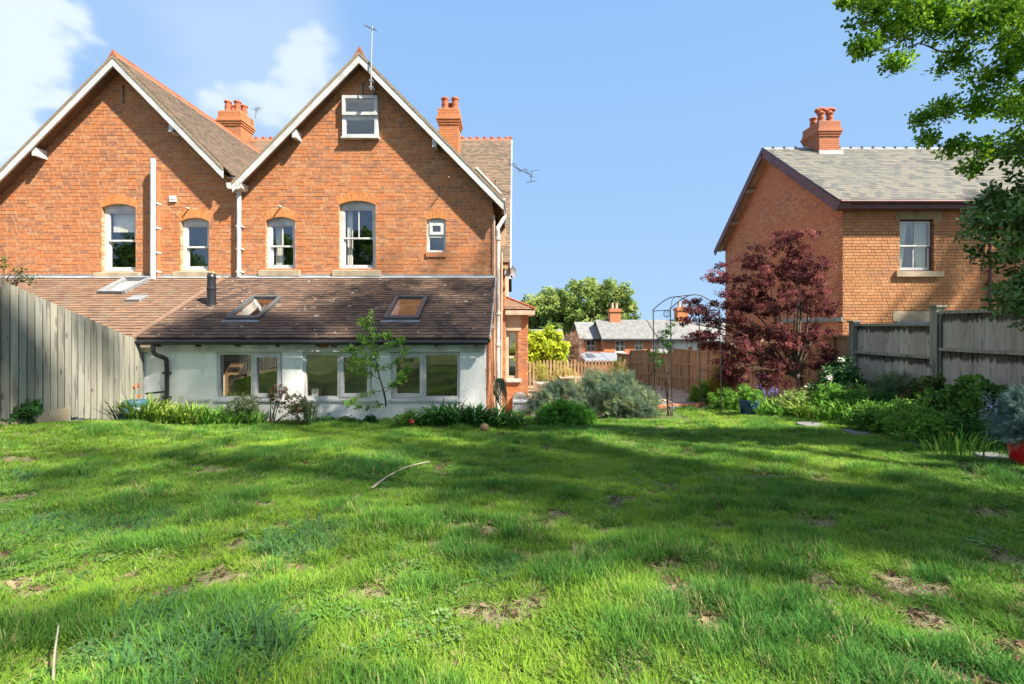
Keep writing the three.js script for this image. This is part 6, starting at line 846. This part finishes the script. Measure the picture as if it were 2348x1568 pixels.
shrub('climbing_rose', 'climber wound up the near left leg of the arch', { x: 3.32, z: -10.35, blobs: [[-0.03, 1.75, 0, 0.13, 0.3, 0.12], [0.02, 1.3, 0, 0.04, 0.3, 0.05]], colours: gd, n: 10, per: 6, size: 0.07, spread: 0.09, seed: 597, stems: 8, category: 'plant' });
shrub('climbing_rose', 'climber wound up the far left leg of the arch', { x: 3.2, z: -10.95, blobs: [[0.0, 1.2, 0, 0.14, 0.25, 0.12]], colours: gd, n: 8, per: 6, size: 0.07, spread: 0.09, seed: 598, stems: 8, category: 'plant' });
shrub('perennial', 'low plants at the right foot of the arch', { x: X(1665, 10.6), z: -10.6, blobs: [[0, 0.2, 0, 0.35, 0.22, 0.25]], colours: gm, n: 30, per: 10, size: 0.1, spread: 0.1, geo: sg.herb, seed: 599, category: 'plant' });
shrub('golden_shrub', 'yellow-brown feathery shrub under the red maple', { x: X(1672, 11.3), z: -11.6, y: 0.0, blobs: [[0, 0.55, 0, 0.3, 0.45, 0.3]], colours: [[0.3, 0.27, 0.04], [0.24, 0.2, 0.04]], n: 40, per: 12, size: 0.13, spread: 0.12, geo: sg.fine, seed: 600 });
// flower bed along the right fence
straps('bluebell', 'drift of bluebells behind the blue pot', { x: X(1765, 10.2), z: -10.2, n: 70, len: 0.4, wid: 0.01, spread: 0.35, colours: gm, seed: 610, flowers: { n: 26, c: [0.22, 0.2, 0.5], size: 0.035, drop: 0.1, h: 1.2 } });
shrub('rhododendron', 'rhododendron with white flower heads under the maple', { x: 6.7, z: -9.9, blobs: [[0, 0.85, 0, 0.35, 0.3, 0.3], [-0.3, 0.55, 0.1, 0.3, 0.3, 0.25]], colours: gd, n: 40, per: 10, size: 0.13, spread: 0.11, geo: sg.laurel, mat: GLOSS, seed: 611, stems: 8 });
{ const t = scene.children.at(-1), r = rand(5), m = leafMat(1, 0.3); m.color.setRGB(0.75, 0.75, 0.68); for (const [a, b, c] of [[-0.1, 1.15, 0.2], [0.12, 1.08, 0.22], [0.3, 0.8, 0.2], [-0.4, 0.82, 0.3], [-0.25, 0.6, 0.35], [-0.48, 0.62, 0.3]]) { const pos = []; for (let k = 0; k < 24; k++) leafTris(pos, V(a, b, c).add(randDir(r).multiplyScalar(0.04)), randDir(r), UP, 0.05, 0.045, 'plain'); mesh('flower', fromTris(pos), m, t); } }
[[1735, 9.9, 'daylily clump just right of the blue pot', 0.34], [1790, 9.6, 'grassy clump in the bed before the maple trunk', 0.38], [1845, 9.2, 'pale green lily clump under the white rhododendron', 0.5], [1890, 8.9, 'tall strappy clump behind the first stepping stone', 0.55], [1945, 8.6, 'broad-leaved lily clump behind the second stepping stone', 0.55], [2000, 8.2, 'arching green clump right of the second stepping stone', 0.5], [2060, 7.8, 'low strappy clump left of the tall weeds', 0.42]].forEach(([px, d, label, len], i) => straps('lily_plant', label, { x: X(px, d) + 0.1, z: -d, n: 90, len, wid: 0.02, spread: 0.26, colours: i % 3 === 2 ? gy : gm, seed: 620 + i, arch: 0.6, group: 'clumps along the flower bed' }));
[[1905, 9.3, 0.6, 'broad green perennial in the middle of the bed', gm], [1980, 8.9, 0.62, 'leafy perennial before the second fence rail', gm], [2035, 8.4, 0.5, 'dense green perennial below the red flower', gd], [2010, 7.7, 0.42, 'knee-high perennial at the front of the bed', gm], [2090, 7.4, 0.5, 'branching weed with pointed leaves beside the broad stepping stone', gm], [2120, 6.85, 0.42, 'low weed in front of the branching one', gm], [2230, 6.6, 0.34, 'low ground plant before the blue-grey conifer', gd], [1825, 9.9, 0.4, 'variegated perennial under the maple', [[0.3, 0.38, 0.12], [0.2, 0.32, 0.08]]]].forEach(([px, d, h, label, colours], i) => shrub('perennial', label, { x: X(px, d), z: -d, blobs: [[0, h * 0.5, 0, 0.36, h * 0.5, 0.3]], colours, n: 44, per: 11, size: 0.14, spread: 0.12, geo: sg.herb, seed: 640 + i, category: 'plant', group: 'perennials in the flower bed' }));
shrub('fennel', 'misty fennel-like plant against the fence left of the post', { x: 6.95, z: -8.75, blobs: [[0, 0.55, 0, 0.3, 0.45, 0.35]], colours: [[0.14, 0.22, 0.1], [0.18, 0.26, 0.13]], n: 60, per: 12, size: 0.13, spread: 0.12, geo: sg.needle, seed: 650, category: 'plant' });
{ const t = shrub('rose_bush', 'bush with a single red flower in front of the stout fence post', { x: 6.75, z: -7.85, blobs: [[0, 0.6, 0, 0.34, 0.3, 0.28], [0.2, 0.35, 0, 0.3, 0.28, 0.25]], colours: [[0.1, 0.2, 0.03], [0.07, 0.14, 0.03], [0.14, 0.06, 0.03]], n: 50, per: 10, size: 0.11, spread: 0.1, seed: 651, stems: 10 }), pos = [], r = rand(6); for (let k = 0; k < 26; k++) leafTris(pos, V(-0.16, 0.68, 0.26), randDir(r), UP, 0.055, 0.05, 'plain'); const m = leafMat(1, 0.3); m.color.setRGB(0.6, 0.01, 0.02); mesh('flower', fromTris(pos), m, t); }
shrub('hydrangea', 'broad-leaved hydrangea bush before the right fence panel', { x: 6.75, z: -7.1, blobs: [[0, 0.5, 0, 0.55, 0.36, 0.42], [0.1, 0.25, 0.2, 0.5, 0.25, 0.3]], colours: [[0.09, 0.2, 0.03], [0.13, 0.26, 0.04], [0.06, 0.14, 0.03]], n: 90, per: 11, size: 0.15, spread: 0.11, geo: sg.broad, seed: 652, stems: 14 });
straps('bluebell', 'pale bluebells beside the blue-grey conifer', { x: X(2268, 6.4), z: -6.4, n: 24, len: 0.55, wid: 0.01, spread: 0.16, colours: gm, seed: 653, flowers: { n: 12, c: [0.42, 0.42, 0.66], size: 0.04, drop: 0.16, h: 1.25 } });
shrub('conifer', 'blue-grey dwarf conifer in the red pot', { x: P.red.x, z: P.red.z, y: P.red.y + 0.32, blobs: [[0, 0.3, 0, 0.26, 0.32, 0.25], [-0.15, 0.15, 0, 0.2, 0.2, 0.2]], colours: [[0.11, 0.19, 0.18], [0.14, 0.23, 0.22], [0.08, 0.14, 0.13]], n: 80, per: 14, size: 0.11, spread: 0.08, geo: sg.needle, mat: SOFT, seed: 654 });
shrub('potted_plant', 'leafy plant growing in the blue pot', { x: P.blue.x, z: P.blue.z, y: P.blue.y + 0.28, blobs: [[0, 0.14, 0, 0.2, 0.16, 0.18]], colours: gm, n: 20, per: 9, size: 0.09, spread: 0.08, geo: sg.herb, seed: 655, category: 'plant' });
straps('wild_grass', 'tall rough grass at the bed edge by the red pot', { x: X(2190, 6.1), z: -6.1, n: 130, len: 0.4, wid: 0.007, spread: 0.5, colours: gm, seed: 656, arch: 0.5 });
straps('dandelion', 'yellow flowered weeds at the bed edge', { x: X(2170, 6.6), z: -6.6, n: 30, len: 0.2, wid: 0.014, spread: 0.4, colours: gm, seed: 657, flowers: { n: 7, c: [0.8, 0.55, 0.02], size: 0.024, drop: 0.01, h: 1.3 } });
[[-12.5, 14, 6.4, 3.4, 'bushy tree behind the near end of the garden, mirrored in the right-hand sash windows'], [-20, 15, 5.6, 3.8, 'broad tree behind the near end of the garden, left of the bushy one'], [-30, 14, 6.0, 4.2, 'large tree at the far left behind the garden']].forEach(([x, z, y, rad, label], i) => tree('garden_tree', label, 'tree', { root: V(x, 0, z), fork: V(x, 3.2, z), r0: 0.2, seed: 480 + i, limbN: 14, sprigGeo: sg.broad, blobs: [{ c: [x, y, z], r: [rad, rad * 0.95, rad * 0.9] }], clumps: 70, per: 26, spread: 0.9, size: 0.42, colours: [[0.08, 0.18, 0.02], [0.11, 0.23, 0.03], [0.06, 0.14, 0.02]], group: 'trees behind the garden' }));
// hedge behind the photographer: it closes the garden and shows in the window panes
shrub('hedge', 'green hedge closing the near end of the garden', { x: 0, z: 7.5, blobs: [[-6, 1.2, 0, 3.2, 1.3, 0.9], [0, 1.3, 0, 3.4, 1.4, 0.9], [6, 1.2, 0, 3.2, 1.3, 0.9], [-3, 2.4, 0.5, 1.5, 1.6, 1]], colours: gm, n: 260, per: 20, size: 0.45, spread: 0.5, seed: 660, stems: 10, category: 'hedge' });

// ---------- grass ----------
function tuft(seed, n, r0, lean) { const r = rand(seed), pos = []; for (let i = 0; i < n; i++) { const a = r() * 6.283, q = r0 * Math.sqrt(r()), b = V(q * Math.cos(a), 0, q * Math.sin(a)), h = 0.55 + 0.6 * r(), dir = V(Math.cos(a + (r() - 0.5) * 2.5), 0, Math.sin(a + (r() - 0.5) * 2.5)), l = lean * (0.3 + r()), s = V(-dir.z, 0, dir.x), w = 0.029 * (0.7 + 0.6 * r()); let p0 = b.clone(), w0 = w; for (let j = 1; j <= 3; j++) { const u = j / 3, p1 = b.clone().addScaledVector(dir, l * h * u * u).add(V(0, h * (u - 0.35 * l * u * u), 0)), w1 = w * (1 - u * u * 0.98); const A = p0.clone().addScaledVector(s, w0), B = p0.clone().addScaledVector(s, -w0), C = p1.clone().addScaledVector(s, w1), D = p1.clone().addScaledVector(s, -w1); for (const v of j < 3 ? [A, B, C, B, D, C] : [A, B, p1]) pos.push(v.x, v.y, v.z); p0 = p1; w0 = w1; } } return fromTris(pos); }
{
  const r = rand(9001), lists = [[], [], []], tuftGeo = [tuft(1, 15, 0.44, 0.7), tuft(2, 15, 0.4, 1.0), tuft(3, 16, 0.52, 0.85)];
  const rows = [[1.6, 2.6, 1700], [2.6, 3.6, 1500], [3.6, 5, 1250], [5, 6.6, 1000], [6.6, 8.2, 850], [8.2, 9.75, 760], [9.75, 11.2, 420]];
  for (const [d0, d1, dens] of rows) { const w = Math.min(7.5, d1 * 1.1 + 0.5), n = Math.round(2 * w * (d1 - d0) * dens); for (let i = 0; i < n; i++) {
    const x = (r() * 2 - 1) * w, d = d0 + (d1 - d0) * r(), z = -d; if (x > 7.2 || x < -7.5 || (d > 9.8 && (x < 3.6 || (x > 2.8 && x < 5.2 && d > 11)))) continue; const b = bareAt(x, z), tf = tuftAt(x, z); if (r() < b * 1.12 - 0.1) continue;
    const patch = fbm(x * 0.55 + 5, z * 0.55, 3, 300), fine = fbm(x * 2.4, z * 2.4, 2, 310), hgt = (0.03 + 0.075 * tf + 0.03 * fine + 0.025 * r()) * (1 - 0.5 * b) * (d > 8.6 ? 1.1 : 1);
    let c; const k = r(); if (k < 0.06 + 0.25 * b) c = [0.36, 0.33, 0.15]; else { const yel = clamp(patch * 1.7 - 0.4 + (r() - 0.5) * 0.5); c = [lerp(0.092, 0.24, yel), lerp(0.225, 0.39, yel), lerp(0.034, 0.042, yel)]; if (tf > 0.65) c = [c[0] * 0.6, c[1] * 0.8, c[2] * 1.1]; }
    const f = 0.8 + 0.4 * r(), q = new THREE.Quaternion().setFromAxisAngle(UP, r() * 6.283); q.multiply(new THREE.Quaternion().setFromEuler(new THREE.Euler((r() - 0.5) * 0.3, 0, (r() - 0.5) * 0.3)));
    lists[Math.floor(r() * 3)].push({ p: V(x, H(x, z) - 0.004, z), s: V(0.085, hgt, 0.085), q, c: lin(c[0] * f, c[1] * f, c[2] * f) }); } }
  ['short mixed green grass all over the lawn', 'finer drooping grass blades through the lawn', 'broader grass blades through the lawn'].forEach((label, i) => tag(scatter('grass', scene, tuftGeo[i], GRASS, lists[i]), label, 'grass', null, 'stuff'));
  // coarse blue-green tussocks
  const big = []; for (const [px, py, rad, n, h] of [[420, 1480, 0.34, 150, 0.17], [480, 1540, 0.36, 140, 0.19], [350, 1440, 0.22, 60, 0.14], [700, 1245, 0.35, 160, 0.12], [130, 1215, 0.35, 140, 0.12], [1145, 1318, 0.14, 50, 0.1], [60, 1110, 0.5, 140, 0.12], [300, 1210, 0.4, 120, 0.11], [210, 955, 0.5, 150, 0.16]]) { const c = ground(px, py); for (let i = 0; i < n; i++) { const a = r() * 6.283, q = rad * Math.pow(r(), 0.6), x = c.x + q * Math.cos(a), z = c.z + q * Math.sin(a), bl = r(), f = 0.8 + 0.4 * r(); big.push({ p: V(x, H(x, z) - 0.004, z), s: V(0.13, h * (0.6 + 0.6 * r()), 0.13), q: new THREE.Quaternion().setFromAxisAngle(UP, r() * 6.283), c: bl < 0.6 ? lin(0.07 * f, 0.18 * f, 0.07 * f) : lin(0.1 * f, 0.25 * f, 0.04 * f) }); } }
  tag(scatter('tussock_grass', scene, tuft(11, 9, 0.3, 0.9), GRASS, big), 'coarse blue-green grass tussocks in the lawn', 'grass', null, 'stuff');
  // broad-leaved weeds: clover and rosettes
  const weeds = [], weedG = (() => { const p = [], q = rand(8); for (let i = 0; i < 9; i++) { const a = i * 0.7 + q() * 0.3, d = V(Math.cos(a), 0.25 + 0.4 * q(), Math.sin(a)).normalize(); leafTris(p, d.clone().multiplyScalar(0.25 + 0.5 * q()), d, UP, 0.42, 0.36, 'plain', 0.3, 0.2); } return fromTris(p); })();
  for (let i = 0; i < 9000; i++) { const d = 1.7 + 7.8 * Math.pow(r(), 1.3), x = (r() * 2 - 1) * Math.min(7.3, d * 1.12), z = -d; if (fbm(x * 1.3 + 90, z * 1.3, 3, 350) < 0.56 || bareAt(x, z) > 0.5) continue; const f = 0.75 + 0.5 * r(); weeds.push({ p: V(x, H(x, z) + 0.018 + 0.02 * r(), z), s: 0.03 + 0.035 * r(), q: new THREE.Quaternion().setFromEuler(new THREE.Euler((r() - 0.5) * 0.5, r() * 6.283, (r() - 0.5) * 0.5)), c: r() < 0.7 ? lin(0.1 * f, 0.24 * f, 0.05 * f) : lin(0.17 * f, 0.27 * f, 0.1 * f) }); }
  tag(scatter('clover', scene, weedG, GRASS, weeds), 'clover and small rosette weeds through the lawn', 'clover', null, 'stuff');
  // dead leaves and straw on the bare places
  const dead = [], leafG = (() => { const p = []; leafTris(p, V(-0.5, 0, 0), V(1, 0.1, 0), UP, 1, 0.7, 'oak', -0.3, 0.5); return fromTris(p); })(), strawG = merge([0, 1, 2, 3, 4].map((k) => bx(-0.5, 0.5, 0, 0.012, -0.006, 0.006).rotateY(k * 1.3).translate(k * 0.13 - 0.3, 0.01 * k, (k % 3) * 0.2 - 0.2))), straw = [];
  for (let i = 0; i < 90000; i++) { const d = 1.7 + 7.5 * Math.pow(r(), 1.5), w = Math.min(7.3, d * 1.12), x = (r() * 2 - 1) * w, z = -d, b = bareAt(x, z); if (r() > b * 0.85 - 0.06) continue; const q = new THREE.Quaternion().setFromEuler(new THREE.Euler((r() - 0.5) * 0.9, r() * 6.283, (r() - 0.5) * 0.9)), f = 0.6 + 0.8 * r(); if (r() < 0.2) dead.push({ p: V(x, H(x, z) + 0.012, z), s: 0.03 + 0.03 * r(), q, c: r() < 0.6 ? lin(0.12 * f, 0.075 * f, 0.05 * f) : lin(0.26 * f, 0.19 * f, 0.13 * f) }); else straw.push({ p: V(x, H(x, z) + 0.006, z), s: 0.05 + 0.05 * r(), q: new THREE.Quaternion().setFromEuler(new THREE.Euler((r() - 0.5) * 0.4, r() * 6.283, (r() - 0.5) * 0.4)), c: lin(0.36 * f, 0.31 * f, 0.2 * f) }); }
  tag(scatter('leaf_litter', scene, leafG, SOFT, dead), 'brown dead leaves in the bare patches of the lawn', 'leaf litter', null, 'stuff');
  tag(scatter('straw', scene, strawG, std(lin(1, 1, 1), { roughness: 1 }), straw), 'dry straw and thatch in the bare patches of the lawn', 'straw', null, 'stuff');
  console.log('grass', lists.map((l) => l.length).join(' '), 'dead', dead.length, 'straw', straw.length);
}
renderer.render(scene, camera);
